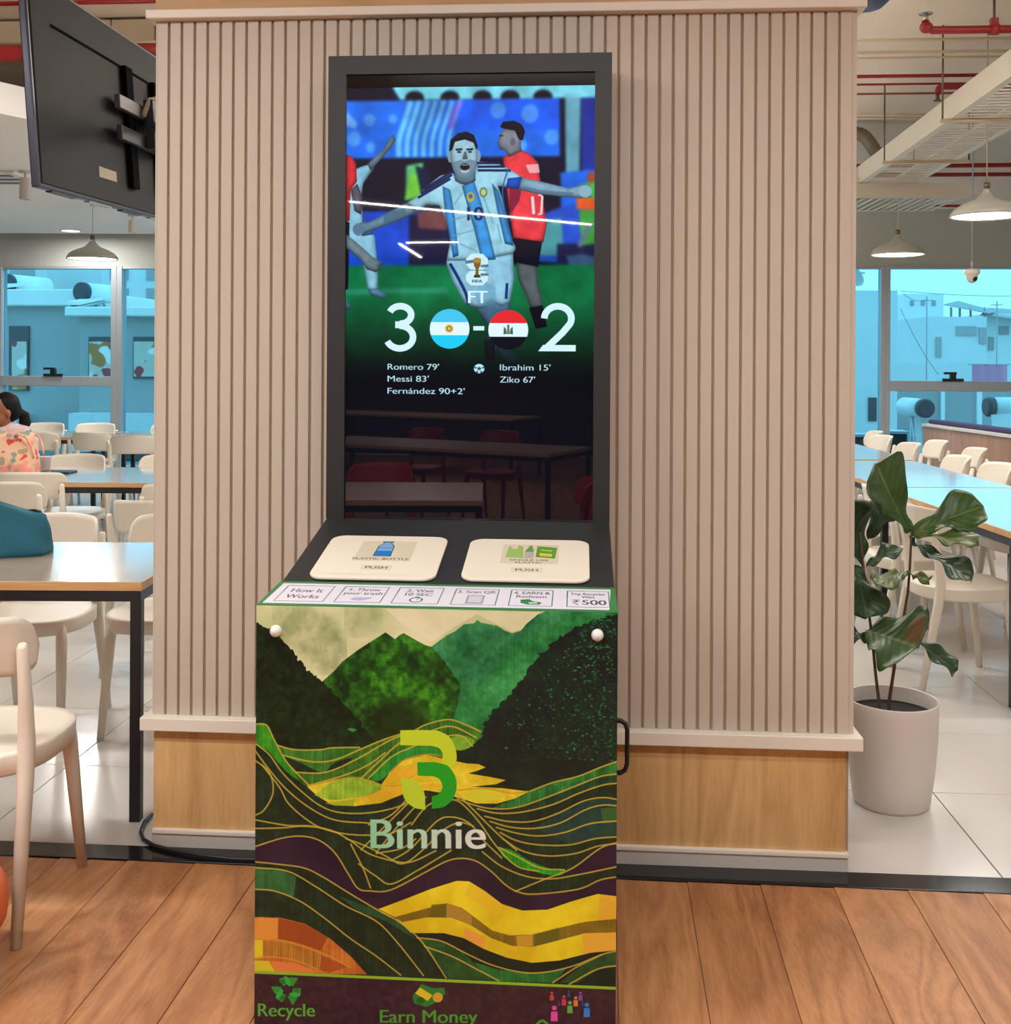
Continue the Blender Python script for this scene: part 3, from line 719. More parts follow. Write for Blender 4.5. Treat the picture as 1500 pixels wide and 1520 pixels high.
    P(sh([(850, 585), (935, 625), (930, 672), (850, 628)]), (232, 160, 70), 0.9); P(sh([(1320, 606), (1470, 602), (1470, 676), (1325, 690)]), (230, 172, 62), 0.9); P(sh([(1390, 450), (1470, 458), (1470, 546), (1380, 555)]), (228, 168, 60), 0.7)
    P(sh([(780, 490), (840, 505), (880, 540), (880, 576), (800, 546), (778, 544)]), (176, 138, 52), 0.9); P(sh([(1056, 618), (1122, 612), (1122, 660), (1060, 660)]), (206, 160, 50), 0.9); P(sh([(720, 494), (780, 489), (778, 545), (712, 545)]), (100, 92, 24), 0.8)
    P(sh([(1130, 612), (1225, 586), (1225, 634), (1128, 660)]), (92, 96, 26), 0.8); P(sh([(875, 402), (935, 440), (1000, 490), (980, 545), (920, 500), (850, 450)]), (232, 190, 48), 0.6)
    band(sh([(640, 608), (770, 608), (850, 630), (930, 672), (1020, 706), (1120, 726), (1230, 716), (1350, 685), (1470, 672), (1470, 830), (780, 800), (700, 680)]), gr((12, 24, 22), (24, 44, 32)), False)
    band(sh([(660, 626), (760, 640), (840, 680), (900, 738), (960, 772), (1000, 800), (790, 790), (720, 700)]), gr((16, 60, 30), (48, 100, 44)), False)
    band(sh([(890, 724), (980, 752), (1080, 766), (1180, 762), (1260, 742), (1205, 806), (1000, 800), (930, 770)]), gr((16, 84, 34), (52, 138, 58)), False)
    band(sh([(1340, 716), (1400, 690), (1470, 676), (1470, 738), (1380, 750), (1300, 806), (1230, 806)]), gr((24, 62, 30), (48, 96, 44)), False)
    OR = tex((168, 84, 30), (226, 146, 62), 0.7 * vert + 0.3 * mid, 0.25, 0.75)
    band(sh([(10, 545), (120, 548), (220, 572), (320, 632), (400, 702), (465, 775), (10, 770)]), OR, False)
    P(sh([(115, 550), (220, 574), (310, 626), (280, 680), (200, 650), (112, 632)]), (150, 68, 28), 0.85); P(sh([(10, 635), (52, 640), (50, 710), (10, 716)]), (220, 206, 40)); P(sh([(50, 640), (150, 648), (280, 690), (390, 742), (280, 752), (150, 712), (52, 708)]), tex((150, 92, 30), (206, 146, 56), vert, 0.25, 0.75))
    P(sh([(10, 720), (75, 722), (100, 765), (10, 765)]), (214, 196, 44)); P(sh([(80, 722), (180, 730), (280, 768), (100, 766)]), (222, 130, 66)); P(sh([(285, 700), (390, 742), (320, 768), (275, 760)]), (168, 76, 34), 0.8); P(sh([(10, 550), (112, 552), (110, 632), (10, 640)]), (226, 152, 62), 0.9)
    L2 = [[(20, 265), (130, 230), (210, 222), (280, 240), (340, 290), (390, 370), (430, 430), (480, 440), (560, 435), (700, 362), (780, 320), (840, 308), (900, 320), (960, 362), (1010, 410), (1060, 440), (1130, 450), (1300, 430), (1390, 392), (1470, 378)],
          [(20, 325), (120, 335), (220, 350), (300, 390), (380, 440), (480, 500), (560, 545)], [(20, 348), (150, 362), (260, 422), (380, 500), (500, 560), (580, 640), (690, 780)], [(20, 435), (100, 442), (200, 482), (300, 552), (400, 632), (500, 700), (600, 778)],
          [(520, 522), (590, 562), (680, 640), (780, 790)], [(660, 626), (760, 640), (860, 690), (960, 735), (1080, 764), (1180, 762), (1290, 735), (1400, 690), (1470, 674)], [(690, 660), (800, 700), (900, 752), (990, 800)], [(1200, 806), (1300, 740), (1400, 690)], [(1265, 812), (1380, 750), (1470, 734)],
          [(380, 230), (460, 260), (540, 300), (610, 330), (700, 262), (760, 200), (830, 165), (890, 180)], [(430, 330), (500, 380), (560, 412), (660, 360), (760, 300), (800, 275)], [(400, 250), (450, 350), (480, 430)], [(500, 290), (600, 270), (660, 230)], [(920, 280), (1000, 340), (1100, 380), (1200, 388), (1300, 372), (1470, 336)], [(1050, 440), (1170, 390), (1280, 345), (1390, 265), (1470, 238)], [(985, 262), (1060, 300), (1150, 345), (1250, 352)],
          [(10, 635), (120, 640), (220, 666), (320, 705), (400, 748)], [(10, 712), (100, 706), (200, 726), (290, 768)]]
    for l in LN: c.line(l, 4.6, GOLD, 0.85)
    for l in L2: c.line(sh(l), 4.6, GOLD if l[0][1] < 600 or l[0][0] > 30 else (210, 150, 60), 0.85)
    # dark foot with icons
    P(sh([(0, 770), (1480, 832), (1480, 1100), (0, 1100)]), tex((48, 26, 38), (64, 38, 48), fine, 0.3, 0.7)); 
    c.line(sh([(0, 766), (1480, 828)]), 12 * 0.74, (140, 190, 44), smooth=False)
    for a in (90, 210, 330):                                      # recycling arrows
        cx, cy = 148, 838 + z
        def pt(r, d): return (cx + r * math.cos(math.radians(a + d)), cy - r * math.sin(math.radians(a + d)))
        P([pt(22, 45), pt(54, 38), pt(56, 5), pt(42, -28), pt(28, -48), pt(16, -20), pt(24, 5)], (52, 178, 66))
        P([pt(52, -10), pt(66, -42), pt(26, -58), pt(24, -30)], (40, 150, 56)); P([pt(26, 48), pt(52, 40), pt(48, 14), pt(26, 12)], (30, 120, 46))
    c.text('Recycle', 32, 944 + z, 52, (92, 176, 60), width=224, bold=0.02)
    P(sh([(645, 860), (680, 812), (730, 830), (770, 826), (775, 850), (740, 885), (700, 905), (650, 890)]), (42, 128, 50)); P(sh([(655, 850), (675, 826), (725, 858), (705, 880)]), (226, 196, 44)); c.ell(745, 866 + z, 20, 20, (206, 166, 50)); c.ell(676, 878 + z, 16, 14, (24, 96, 40))
    c.text('Earn Money', 516, 968 + z, 52, (72, 158, 54), width=386, bold=0.02)
    for (x, y, s_, col) in ((1198, 862, 0.8, (196, 70, 70)), (1246, 880, 0.9, (200, 60, 90)), (1266, 852, 0.6, (60, 70, 130)), (1312, 862, 0.8, (130, 80, 160)), (1293, 884, 0.9, (220, 130, 60)), (1270, 908, 1.1, (110, 170, 80)), (1208, 935, 1.4, (226, 80, 170)), (1337, 920, 1.3, (50, 130, 220)), (1226, 890, 0.5, (90, 50, 110)), (1320, 890, 0.5, (60, 60, 120))):
        c.ell(x, y - 20 * s_ + z, 7 * s_, 7 * s_, col); P(sh([(x - 10 * s_, y + 18 * s_), (x - 9 * s_, y - 10 * s_), (x + 9 * s_, y - 10 * s_), (x + 10 * s_, y + 18 * s_)]), col)
    c.line([(1182, 972 + z), (1160, 958 + z), (1140, 972 + z), (1134, 990 + z), (1142, 1010 + z), (1162, 1020 + z), (1184, 1008 + z)], 7, (72, 158, 54))
    # emblem and name
    LIME = (190, 214, 44); GRN = (28, 160, 30)
    P(spline([(598, 521), (680, 520), (745, 521)], 2) + spline([(745, 521), (790, 545), (815, 590), (820, 640), (800, 672)], 6) + spline([(800, 672), (775, 655), (762, 648)], 3) + spline([(762, 648), (765, 615), (750, 592), (720, 583)], 5) + [(598, 581)], LIME)
    P([(665, 648), (735, 648)] + spline([(735, 648), (785, 662), (815, 705), (820, 750), (805, 795), (770, 825), (722, 834)], 6) + [(722, 785)] + spline([(722, 785), (752, 772), (764, 745), (752, 715), (730, 704)], 5) + [(667, 702)], GRN)
    P([(600, 712), (625, 712)] + spline([(625, 712), (665, 728), (692, 768), (697, 838)], 6) + spline([(697, 838), (650, 828), (612, 790), (600, 712)], 6), (184, 210, 50))
    gx_ = np.clip((np.arange(W) / W - 0.32) / 0.30, 0, 1)[None, :, None]
    grad = np.repeat((np.array((140, 204, 160)) * (1 - gx_) + np.array((222, 226, 222)) * gx_).astype(np.float32) / 255, H, 0)
    c.text('Binnie', 482, 992, 118, grad, width=452, bold=0.022)
    return c.image('mountain_terrace_picture')

def picture_strip():
    W, H = 1080, 190
    c = Canvas(W, H, (48, 122, 66))
    c.poly([(16, 16), (W - 14, 16), (W - 24, H - 14), (12, H - 14)], (222, 218, 230))
    K = (74, 80, 84); G = (40, 110, 62)
    xs = [(40, 190), (225, 365), (400, 540), (580, 715), (755, 885), (930, 1058)]
    for (x0, x1) in xs:
        c.line([(x0, 34), (x1, 34), (x1, 158), (x0, 158), (x0, 34)], 4, (70, 112, 84), smooth=False)
    T = lambda t, i, y, h, w, col=K: c.text(t, (xs[i][0] + xs[i][1]) / 2, y, h, col, width=w, align='CENTER', bold=0.015)
    T('How It', 0, 88, 30, 100); T('Works', 0, 134, 30, 104)
    T('1. Throw', 1, 68, 22, 96); T('your trash', 1, 98, 22, 122)
    c.poly([(268, 130), (282, 118), (310, 120), (330, 116), (332, 128), (312, 138), (300, 144), (276, 142)], (178, 170, 206))
    T('2. Wait', 2, 68, 22, 84); T('10 SEC', 2, 98, 22, 84)
    c.ell(470, 130, 21, 19, (40, 80, 56)); c.ell(470, 130, 16, 14, (226, 224, 232)); c.line([(470, 130), (478, 122)], 3, K, smooth=False); c.poly([(464, 106), (476, 106), (476, 112), (464, 112)], (40, 80, 56))
    T('3. Scan QR', 3, 68, 22, 118)
    c.poly([(622, 84), (676, 84), (676, 150), (622, 150)], (150, 146, 158)); c.poly([(628, 90), (670, 90), (670, 140), (628, 140)], (206, 202, 214))
    T('4. EARN &', 4, 68, 22, 112); T('Redeem', 4, 96, 20, 92)
    c.poly([(788, 112), (814, 106), (826, 122), (852, 130), (850, 146), (812, 148), (790, 136)], (44, 128, 68)); c.poly([(812, 130), (838, 128), (842, 138), (818, 142)], (190, 214, 190))
    T('Top Recycler', 5, 66, 18, 108); T('Wins', 5, 90, 18, 40)
    c.text('500', 976, 140, 36, K, width=72, bold=0.02)
    c.line([(946, 106), (968, 106)], 4, K, smooth=False); c.line([(946, 117), (968, 117)], 4, K, smooth=False); c.line([(948, 106), (960, 110), (958, 122), (948, 126), (964, 141)], 4, K, smooth=False)
    return c.image('how_it_works_strip')

def picture_flap(kind):
    W, H = 560, 420
    c = Canvas(W, H, (232, 222, 204))
    x0, x1 = (160, 420)
    c.poly([(x0, 62), (x1, 62), (x1, 262), (x0, 262)], (214, 202, 178))
    c.poly([(214, 300), (352, 300), (352, 348), (214, 348)], (220, 208, 186))
    K = (88, 76, 52)
    if kind == 'bottle':
        c.poly([(262, 66), (302, 66), (300, 84), (318, 112), (322, 214), (242, 214), (246, 112), (264, 84)], (120, 170, 214))
        c.poly([(244, 160), (321, 160), (322, 214), (242, 214)], (28, 122, 200)); c.line([(262, 66), (264, 84), (246, 112), (242, 214), (322, 214), (318, 112), (300, 84), (302, 66)], 5, (40, 70, 100), smooth=False); c.line([(246, 130), (320, 130)], 5, (70, 110, 150), smooth=False)
        c.poly([(254, 62), (310, 62), (308, 74), (256, 74)], (50, 90, 130))
        c.text('PLASTIC BOTTLE', 283, 250, 20, K, width=256, align='CENTER', bold=0.02)
    else:
        c.poly([(190, 74), (206, 110), (226, 110), (232, 74), (252, 80), (262, 206), (178, 200), (184, 130)], (150, 186, 96))
        c.poly([(320, 78), (412, 92), (404, 206), (316, 192)], (92, 150, 40)); c.poly([(334, 150), (392, 158), (388, 188), (332, 178)], (214, 196, 50)); c.poly([(336, 110), (390, 118), (388, 134), (336, 126)], (150, 200, 80))
        c.poly([(286, 70), (294, 70), (304, 120), (306, 204), (264, 204), (266, 130)], (100, 150, 80)); c.poly([(264, 140), (306, 140), (306, 208), (264, 208)], (176, 174, 164))
        c.text('SINGLE USE', 288, 234, 18, K, width=178, align='CENTER', bold=0.02); c.text('PLASTIC', 288, 260, 18, K, width=120, align='CENTER', bold=0.02)
    c.text('PUSH', 283, 334, 22, K, width=98, align='CENTER', bold=0.025)
    return c.image('flap_print_' + kind)
# ------------------------------------------------------------------ materials in use
M_SLAT = plain('beige_laminate_slat', (200, 188, 173), 0.45, var=0.03, scale=2)
M_GROOVE = plain('brown_backing_board', (172, 146, 122), 0.6, var=0.04)
M_TRIM = plain('cream_painted_trim', (236, 228, 214), 0.4, var=0.02)
M_PANELWOOD = wood('honey_oak_veneer', (180, 136, 84), (228, 188, 130), axis=2, rough=0.42, ring=5.0, stretch=0.12)
M_PANELTOP = wood('pale_oak_veneer', (190, 148, 100), (216, 176, 130), axis=0, rough=0.45, ring=6.0, stretch=0.15)
M_BASE = plain('white_skirting_paint', (206, 200, 192), 0.45, var=0.05, scale=12)
M_PLANK = wood('oak_floor_plank', (128, 74, 40), (196, 140, 92), axis=1, rough=0.46, ring=6.5, stretch=0.11, rand=True)
M_TILE = plain('ivory_porcelain_tile', (208, 203, 197), 0.2, var=0.035, scale=3, spec=0.5)
M_GROUT = plain('grey_grout', (120, 112, 104), 0.8)
M_GRANITE = plain('black_granite', (22, 22, 26), 0.12, var=0.4, scale=180, spec=0.6)
M_WALL = plain('white_wall_paint', (216, 212, 204), 0.7, var=0.02)
M_CEIL = plain('warm_white_ceiling_paint', (222, 208, 190), 0.8, var=0.03)
M_GYP = plain('white_gypsum_paint', (240, 238, 234), 0.8, var=0.02)
M_SOFFIT = plain('grey_soffit_paint', (190, 190, 182), 0.7, var=0.02)
M_ALU = plain('brushed_aluminium_frame', (176, 182, 186), 0.4, 0.3, var=0.03)
M_GLASS = glass_mat('blue_tinted_glass', (0.365, 0.68, 0.79, 1))
M_BLACK = plain('black_powder_coat', (26, 26, 30), 0.42, var=0.15, scale=40)
M_BLACKM = plain('matt_black_sheet', (35, 35, 38), 0.5, var=0.06, scale=10, bump=0.1)
M_PLASTIC = plain('ivory_white_plastic', (232, 222, 206), 0.36, var=0.02)
M_TABLE = wood('pale_table_laminate', (184, 156, 132), (206, 180, 156), axis=0, rough=0.2, ring=5, stretch=0.06, coat=1.0)
M_TABLE.node_tree.nodes['Principled BSDF'].inputs['Coat IOR'].default_value = 1.6
M_EDGE = wood('oak_edge_band', (184, 140, 94), (216, 172, 122), axis=0, rough=0.4, ring=12)
M_REDPIPE = plain('red_pipe_paint', (146, 20, 28), 0.35, var=0.08, scale=8)
M_BEIGE = plain('cream_conduit_paint', (200, 184, 156), 0.5, var=0.04)
M_TRAY = plain('cream_tray_enamel', (214, 206, 188), 0.45, var=0.03)
M_BROWN = plain('bronze_rod', (110, 92, 70), 0.4, 0.5)
M_STEEL = plain('stainless_steel', (190, 190, 190), 0.25, 0.9)
M_LAMP = plain('grey_enamel_shade', (176, 172, 160), 0.4, var=0.03)
M_GLOW = emit('lamp_diffuser_glow', (255, 250, 240), 6.0)
M_GLOWL = emit('linear_diffuser_glow', (255, 246, 230), 9.0)

# ------------------------------------------------------------------ room shell
YB = cw(0, 12.0).y                  # window wall
XL, XR, YN = -7.6, 6.6, -13.5        # side walls, wall behind the camera
YS0 = on_z(1000, 1308, 0).y; YS1 = on_z(1000, 1286, 0).y    # black threshold strip
floor = struct(MB().box(XL, XR, YN, YB + 0.2, -0.15, -0.004).build('floor', M_GROUT))
# planks in front of the strip, running towards the camera
a0 = math.radians(-1.2)
pm = MB().box(-0.0992, 0.0992, -1.2, 1.2, -0.006, 0).mesh('plank', M_PLANK, bevel=0.0012, seg=1)
k = 0
for i in range(-20, 24):
    off = ((i * 37) % 10) / 10 * 2.4
    y = YS0 - 0.002
    xw = on_z(1240, 1324, 0).x + i * 0.2                    # joint phase read off the photograph
    first = True
    while y > YS0 - 3.7:
        ln = (0.9 + off * 0.62) if first else 2.4
        ln = min(ln, 2.4)
        yc = y - ln / 2
        dx = (yc - YS0) * math.tan(-a0)
        inst('plank', pm, floor, (xw + 0.1 + dx, yc, 0), (0, 0, a0), (1, ln / 2.4 * 0.9992, 1))
        y -= ln; first = False
MB().box(XL, XR, YN, YS0 - 3.6, -0.0042, -0.0013).build('aisle_boards', M_PLANK, floor)
# ivory tiles behind it
gx = on_z(1492, 1308, 0).x; gy = on_z(1400, 1088, 0).y
TS = 0.6
while gx > XL: gx -= TS
while gy > YS1 - 0.01: gy -= TS
tm = {}
def tile(x0, x1, y0, y1):
    key = (round(x1 - x0, 3), round(y1 - y0, 3))
    if key not in tm:
        w, h = key; tm[key] = MB().box(-w / 2 + .0018, w / 2 - .0018, -h / 2 + .0018, h / 2 - .0018, -0.005, 0).mesh('tile', M_TILE, bevel=0.0012, seg=1)
    inst('tile', tm[key], floor, ((x0 + x1) / 2, (y0 + y1) / 2, 0))
nt_ = 0
j = 0
while gy + j * TS < YB:
    y0 = max(gy + j * TS, YS1); y1 = min(gy + (j + 1) * TS, YB)
    i = 0
    while gx + i * TS < XR:
        x0 = gx + i * TS; x1 = x0 + TS
        if y1 - y0 > 0.02 and -6.6 < x0 and x1 < 5.9:
            tile(x0, x1, y0, y1); nt_ += 1
        i += 1
    j += 1
struct(MB().box(XL, XR, YS0, YS1, -0.02, 0.003).build('trim_1', M_GRANITE, bevel=0.002, seg=1))

struct(MB().box(XL - 0.2, XL, YN, YB + 0.2, 0, 3.75).build('wall_left', M_WALL))
struct(MB().box(XR, XR + 0.2, YN, YB + 0.2, 0, 3.75).build('wall_right', M_WALL))
struct(MB().box(XL - 0.2, XR + 0.2, YN - 0.2, YN, 0, 3.75).build('wall_rear', plain('dark_plum_wall_paint', (66, 50, 58), 0.7)))
ceil = struct(MB().box(XL - 0.2, XR + 0.2, 0.3, YB + 0.2, 3.6, 3.75).build('ceiling', M_CEIL))
struct(MB().box(XL - 0.2, XR + 0.2, YN - 0.2, 0.3, 3.0, 3.75).build('ceiling', M_GYP))
def fc(X, d, z): p = cw(X, d); return (p.x, p.y, z)
pl = [(-5.8, 1.42), (-0.6, 9.74), (-0.6, 12.0), (-7.0, 12.0), (-7.0, 1.42)]
m = MB(); n = len(pl)
m.add([fc(X, d, 2.83) for X, d in pl] + [fc(X, d, 3.01) for X, d in pl], [tuple(range(n)), tuple(range(n, 2 * n))[::-1]] + [(i, (i + 1) % n, n + (i + 1) % n, n + i) for i in range(n)])
struct(m.build('ceiling', M_GYP))

# ------------------------------------------------------------------ the slatted column
WX0 = on_y(229, 600, 0).x; WX1 = on_y(1264, 600, 0).x
ZT0 = on_y(750, 18.5, -0.03).z; ZT1 = on_y(750, 5, -0.03).z
ZL1 = on_y(750, 1081, -0.03).z; ZL0 = on_y(750, 1101, -0.03).z
ZB = on_y(750, 1248, -0.006).z
colm = struct(MB().box(WX0 + 0.002, WX1 - 0.002, 0.009, 0.55, 0, 3.6).build('wall_center', M_GROOVE))
NS = 52; pit = (WX1 - WX0) / NS
prof = [(0, 0.009), (0.0012, 0.0008), (pit * 0.10, 0.0), (pit * 0.80, 0.0), (pit * 0.83, 0.0012), (pit * 0.835, 0.009)]
sm_ = MB().prism(prof, ZT0 - ZL1, axis='z').mesh('slat', M_SLAT)
for i in range(NS): inst('slat', sm_, colm, (WX0 + i * pit + pit * 0.06, 0, ZL1))
MB().box(WX0 - 0.002, WX0 + 0.0022, 0.003, 0.55, ZL1, ZT0).build('side_board', M_SLAT, colm)
MB().box(WX1 - 0.004, WX1 + 0.010, 0.004, 0.55, ZL1, ZT0).build('side_board', M_SLAT, colm)
MB().box(WX0 + 0.004, WX1 - 0.012, 0.0, 0.55, ZB, ZL0).build('wood_panel', M_PANELWOOD, colm)
MB().box(WX0 - 0.004, WX1 + 0.004, 0.004, 0.55, ZT1, 3.6).build('wood_panel', M_PANELTOP, colm)
struct(MB().box(WX0 - 0.028, WX1 + 0.03, -0.03, 0.57, ZL0, ZL1).build('trim_2', M_TRIM, bevel=0.003))
struct(MB().box(WX0 - 0.022, WX1 + 0.03, -0.03, 0.57, ZT0, ZT1).build('trim_3', M_TRIM, bevel=0.003))
bb = struct(MB().box(WX0 + 0.004, WX1 - 0.006, -0.008, 0.55, 0, ZB - 0.014).build('baseboard_front', M_BASE, bevel=0.002))
MB().box(WX0 + 0.004, WX1 - 0.004, -0.013, 0.552, ZB - 0.014, ZB).build('bead', M_TRIM, bb, bevel=0.003)

# ------------------------------------------------------------------ window wall
ZH = on_y(750, 395, YB).z
def bx(px): return on_y(px, 500, YB).x
wb_ = struct(MB().box(XL, XR, YB, YB + 0.25, ZH, 3.6).build('wall_back', M_SOFFIT))
MB().box(XL, XR, YB - 0.12, YB + 0.25, 0, 0.16).build('window_sill', M_ALU, wb_)
MB().box(-0.4, XR, YB - 0.02, YB, 3.11, 3.6).build('upper_band', M_GYP, wb_)
MB().box(bx(1441.5) - 0.012, bx(1441.5) + 0.012, YB - 0.012, YB, ZH, 3.1).build('cable_channel', M_SOFFIT, wb_)
def window(n, x0, x1, zt=None, handle=None, fl=0.05, fr=0.05):
    w = struct(MB().box(x0, x1, YB - 0.02, YB + 0.10, ZH - 0.03, ZH).build('window_%d' % n, M_ALU))
    def bar(nm_, a, b, c, d, y0=YB - 0.03, y1=YB + 0.10): MB().box(a, b, y0, y1, c, d).build(nm_, M_ALU, w, bevel=0.004, seg=1)
    bar('mullion', x0, x0 + fl, 0.16, ZH); bar('mullion', x1 - fr, x1, 0.16, ZH)
    bar('bottom_rail', x0 + fl, x1 - fr, 0.16, 0.22)
    if zt:
        bar('transom', x0 + fl, x1 - fr, zt - 0.055, zt + 0.055, YB - 0.04)
        MB().box(x0 + fl, x1 - fr, YB + 0.03, YB + 0.038, 0.22, zt - 0.05).build('pane', M_GLASS, w)
        MB().box(x0 + fl, x1 - fr, YB + 0.03, YB + 0.038, zt + 0.05, ZH - 0.03).build('pane', M_GLASS, w)
        if handle:
            h = MB().box(handle - 0.11, handle + 0.11, YB - 0.06, YB - 0.03, zt + 0.055, zt + 0.085).box(handle - 0.03, handle + 0.03, YB - 0.06, YB - 0.02, zt + 0.08, zt + 0.14).box(handle - 0.1, handle + 0.03, YB - 0.08, YB - 0.05, zt + 0.13, zt + 0.155)
            h.build('window_handle', M_BLACK, w)
    else:
        MB().box(x0 + fl, x1 - fr, YB + 0.03, YB + 0.038, 0.22, ZH - 0.03).build('pane', M_GLASS, w)
    return w
zt = on_y(80, 565.5, YB).z; zt2 = on_y(1410, 573.5, YB).z
window(1, bx(-172), bx(1.5), zt, fr=0.02)
window(2, bx(1.5), bx(174), zt, bx(82), fl=0.02, fr=0.065)
window(3, bx(174), bx(420), fl=0.065)
for i_, (a, b) in enumerate(((420, 660), (660, 900), (900, 1105), (1105, 1313))): window(4 + i_, bx(a), bx(b), fl=0.05, fr=0.05)
window(8, bx(1313), bx(1560), zt2, bx(1412), fl=0.05)
window(9, bx(1560), XR, fl=0.05)
window(10, XL, bx(-172), zt)

# ------------------------------------------------------------------ recycling kiosk
YF = cw(-0.149, 2.312).y; YH = -0.185; YST = -0.635; YBK = -0.02
ZF = on_y(647, 904, YF).z; ZST = on_y(663, 868.5, YST).z; ZBK = on_y(697, 773, YH).z
KX0 = on_y(382, 903, YF).x; KX1 = on_y(914, 908, YF).x
HX0 = on_y(484.5, 400, YH).x; HX1 = on_y(908.5, 400, YH).x
kx0 = (KX0 + HX0) / 2; kx1 = (KX1 + HX1) / 2
kc = (kx0 + kx1) / 2
kiosk = thing('recycling_kiosk', 'tall black recycling kiosk with lit football screen and green mountain print front', 'recycling kiosk', (kc, 0, 0))
def kl(p): return (p[0] - kc, p[1], p[2])
hw = (kx1 - kx0) / 2
MB().prism([(YF + 0.004, 0.0), (YF + 0.004, ZF - 0.004), (YST, ZST - 0.002), (YH, ZBK), (YBK, ZBK), (YBK, 0.0)], 2 * hw, axis='x', off=-hw).build('cabinet_body', M_BLACKM, kiosk, bevel=0.003, seg=1)
fimg = image_mat('mountain_print_vinyl', picture_front((ZF - 0.004) / (ZF - on_y(644, 1456.5, YF).z) * 1.0066), rough=0.34, spec=0.4)
quad_uv('front_panel', [(-hw, YF, 0.004), (hw, YF, 0.004), (hw, YF, ZF), (-hw, YF, ZF)], fimg, kiosk, thick=0.004)
simg = image_mat('how_it_works_vinyl', picture_strip(), rough=0.4)
quad_uv('instruction_strip', [(-hw, YF, ZF + 0.0015), (hw, YF, ZF + 0.0015), (hw, YST, ZST + 0.0015), (-hw, YST, ZST + 0.0015)], simg, kiosk, thick=0.003)
# two push flaps on the sloping top
p0 = Vector((0, YST, ZST)); sl = Vector((0, YH - YST, ZBK - ZST)).normalized(); tn = Vector((1, 0, 0)).cross(sl)
M_FLAP = plain('cream_flap_plastic', (232, 222, 204), 0.35, var=0.0)
def flap(corners, kind):
    c = [on_plane(px, py, p0, tn) for px, py in corners]        # tl tr br bl
    x0 = (c[0].x + c[3].x) / 2 - kc; x1 = (c[1].x + c[2].x) / 2 - kc
    s0 = ((c[3] - p0).dot(sl) + (c[2] - p0).dot(sl)) / 2; s1 = ((c[0] - p0).dot(sl) + (c[1] - p0).dot(sl)) / 2
    s0 = max(s0, 0.008)
    def pt(x, s_, h): v = p0 + sl * s_ + tn * h; return (x, v.y, v.z)
    r = 0.035; out = []
    for (cx, cs, a) in ((x1 - r, s1 - r, 0), (x0 + r, s1 - r, 90), (x0 + r, s0 + r, 180), (x1 - r, s0 + r, 270)):
        for q in range(7):
            t = math.radians(a + q * 15); out.append((cx + r * math.cos(t), cs + r * math.sin(t)))
    n = len(out); mb = MB()
    mb.add([pt(x, s_, 0.0) for x, s_ in out] + [pt(x, s_, 0.007) for x, s_ in out], [tuple(range(n))[::-1], tuple(range(n, 2 * n))] + [(i, (i + 1) % n, n + (i + 1) % n, n + i) for i in range(n)])
    f = mb.build('push_flap', M_FLAP, kiosk, bevel=0.002, seg=2)
    f['label'] = 'cream push flap for plastic bottles' if kind == 'bottle' else 'cream push flap for single use plastic'
    mg = 0.08; dx, ds = (x1 - x0) * mg, (s1 - s0) * mg
    im = image_mat('flap_vinyl_' + kind, picture_flap(kind), rough=0.4)
    q = quad_uv('flap_print', [pt(x0 + dx, s0 + ds, 0.0075), pt(x1 - dx, s0 + ds, 0.0075), pt(x1 - dx, s1 - ds, 0.0075), pt(x0 + dx, s1 - ds, 0.0075)], im, f)
    for lp in q.data.uv_layers[0].data: lp.uv = (mg + lp.uv[0] * (1 - 2 * mg), mg + lp.uv[1] * (1 - 2 * mg))
flap([(494, 798.5), (666, 800), (646, 863), (456, 861.5)], 'bottle')
flap([(700, 802), (875.5, 807), (873.5, 868), (682, 863)], 'plastic')
# screen housing with recessed display
ZH1 = on_y(697, 80.5, YH).z
gx0 = on_y(512, 400, YH).x - kc; gx1 = on_y(881.5, 400, YH).x - kc; gz1 = on_y(697, 108, YH).z
hb = MB()
hb.box(-hw, gx0, YH, YBK, ZBK, ZH1).box(gx1, hw, YH, YBK, ZBK, ZH1).box(gx0, gx1, YH, YBK, gz1, ZH1).box(gx0, gx1, YH + 0.014, YBK, ZBK, gz1)
hb.build('screen_housing', M_BLACKM, kiosk)
ds0 = on_y(697, 129, YH + 0.013).z
M_BEZ = plain('gloss_black_bezel', (10, 10, 14), 0.08, var=0.0)
MB().box(gx0, gx1, YH + 0.008, YH + 0.014, ds0, gz1).build('display_bezel', M_BEZ, kiosk)
dimg = image_mat('display_picture', picture_screen(), rough=0.015, emission=1.0, spec=0.75)
quad_uv('display', [(gx0, YH + 0.011, ZBK + 0.001), (gx1, YH + 0.011, ZBK + 0.001), (gx1, YH + 0.011, ds0), (gx0, YH + 0.011, ds0)], dimg, kiosk, thick=0.003)
M_KNOB = plain('white_rubber_bumper', (222, 220, 216), 0.4)
for (px, py) in ((408.5, 937.5), (886.5, 943.5)):
    p = on_y(px, py, YF - 0.006)
    MB().lathe([(0.0, 0.014), (0.007, 0.013), (0.0115, 0.009), (0.013, 0.003), (0.013, 0.0)], n=20).build('bumper', M_KNOB, kiosk, (p.x - kc, YF, p.z)).rotation_euler = (math.pi / 2, 0, 0)
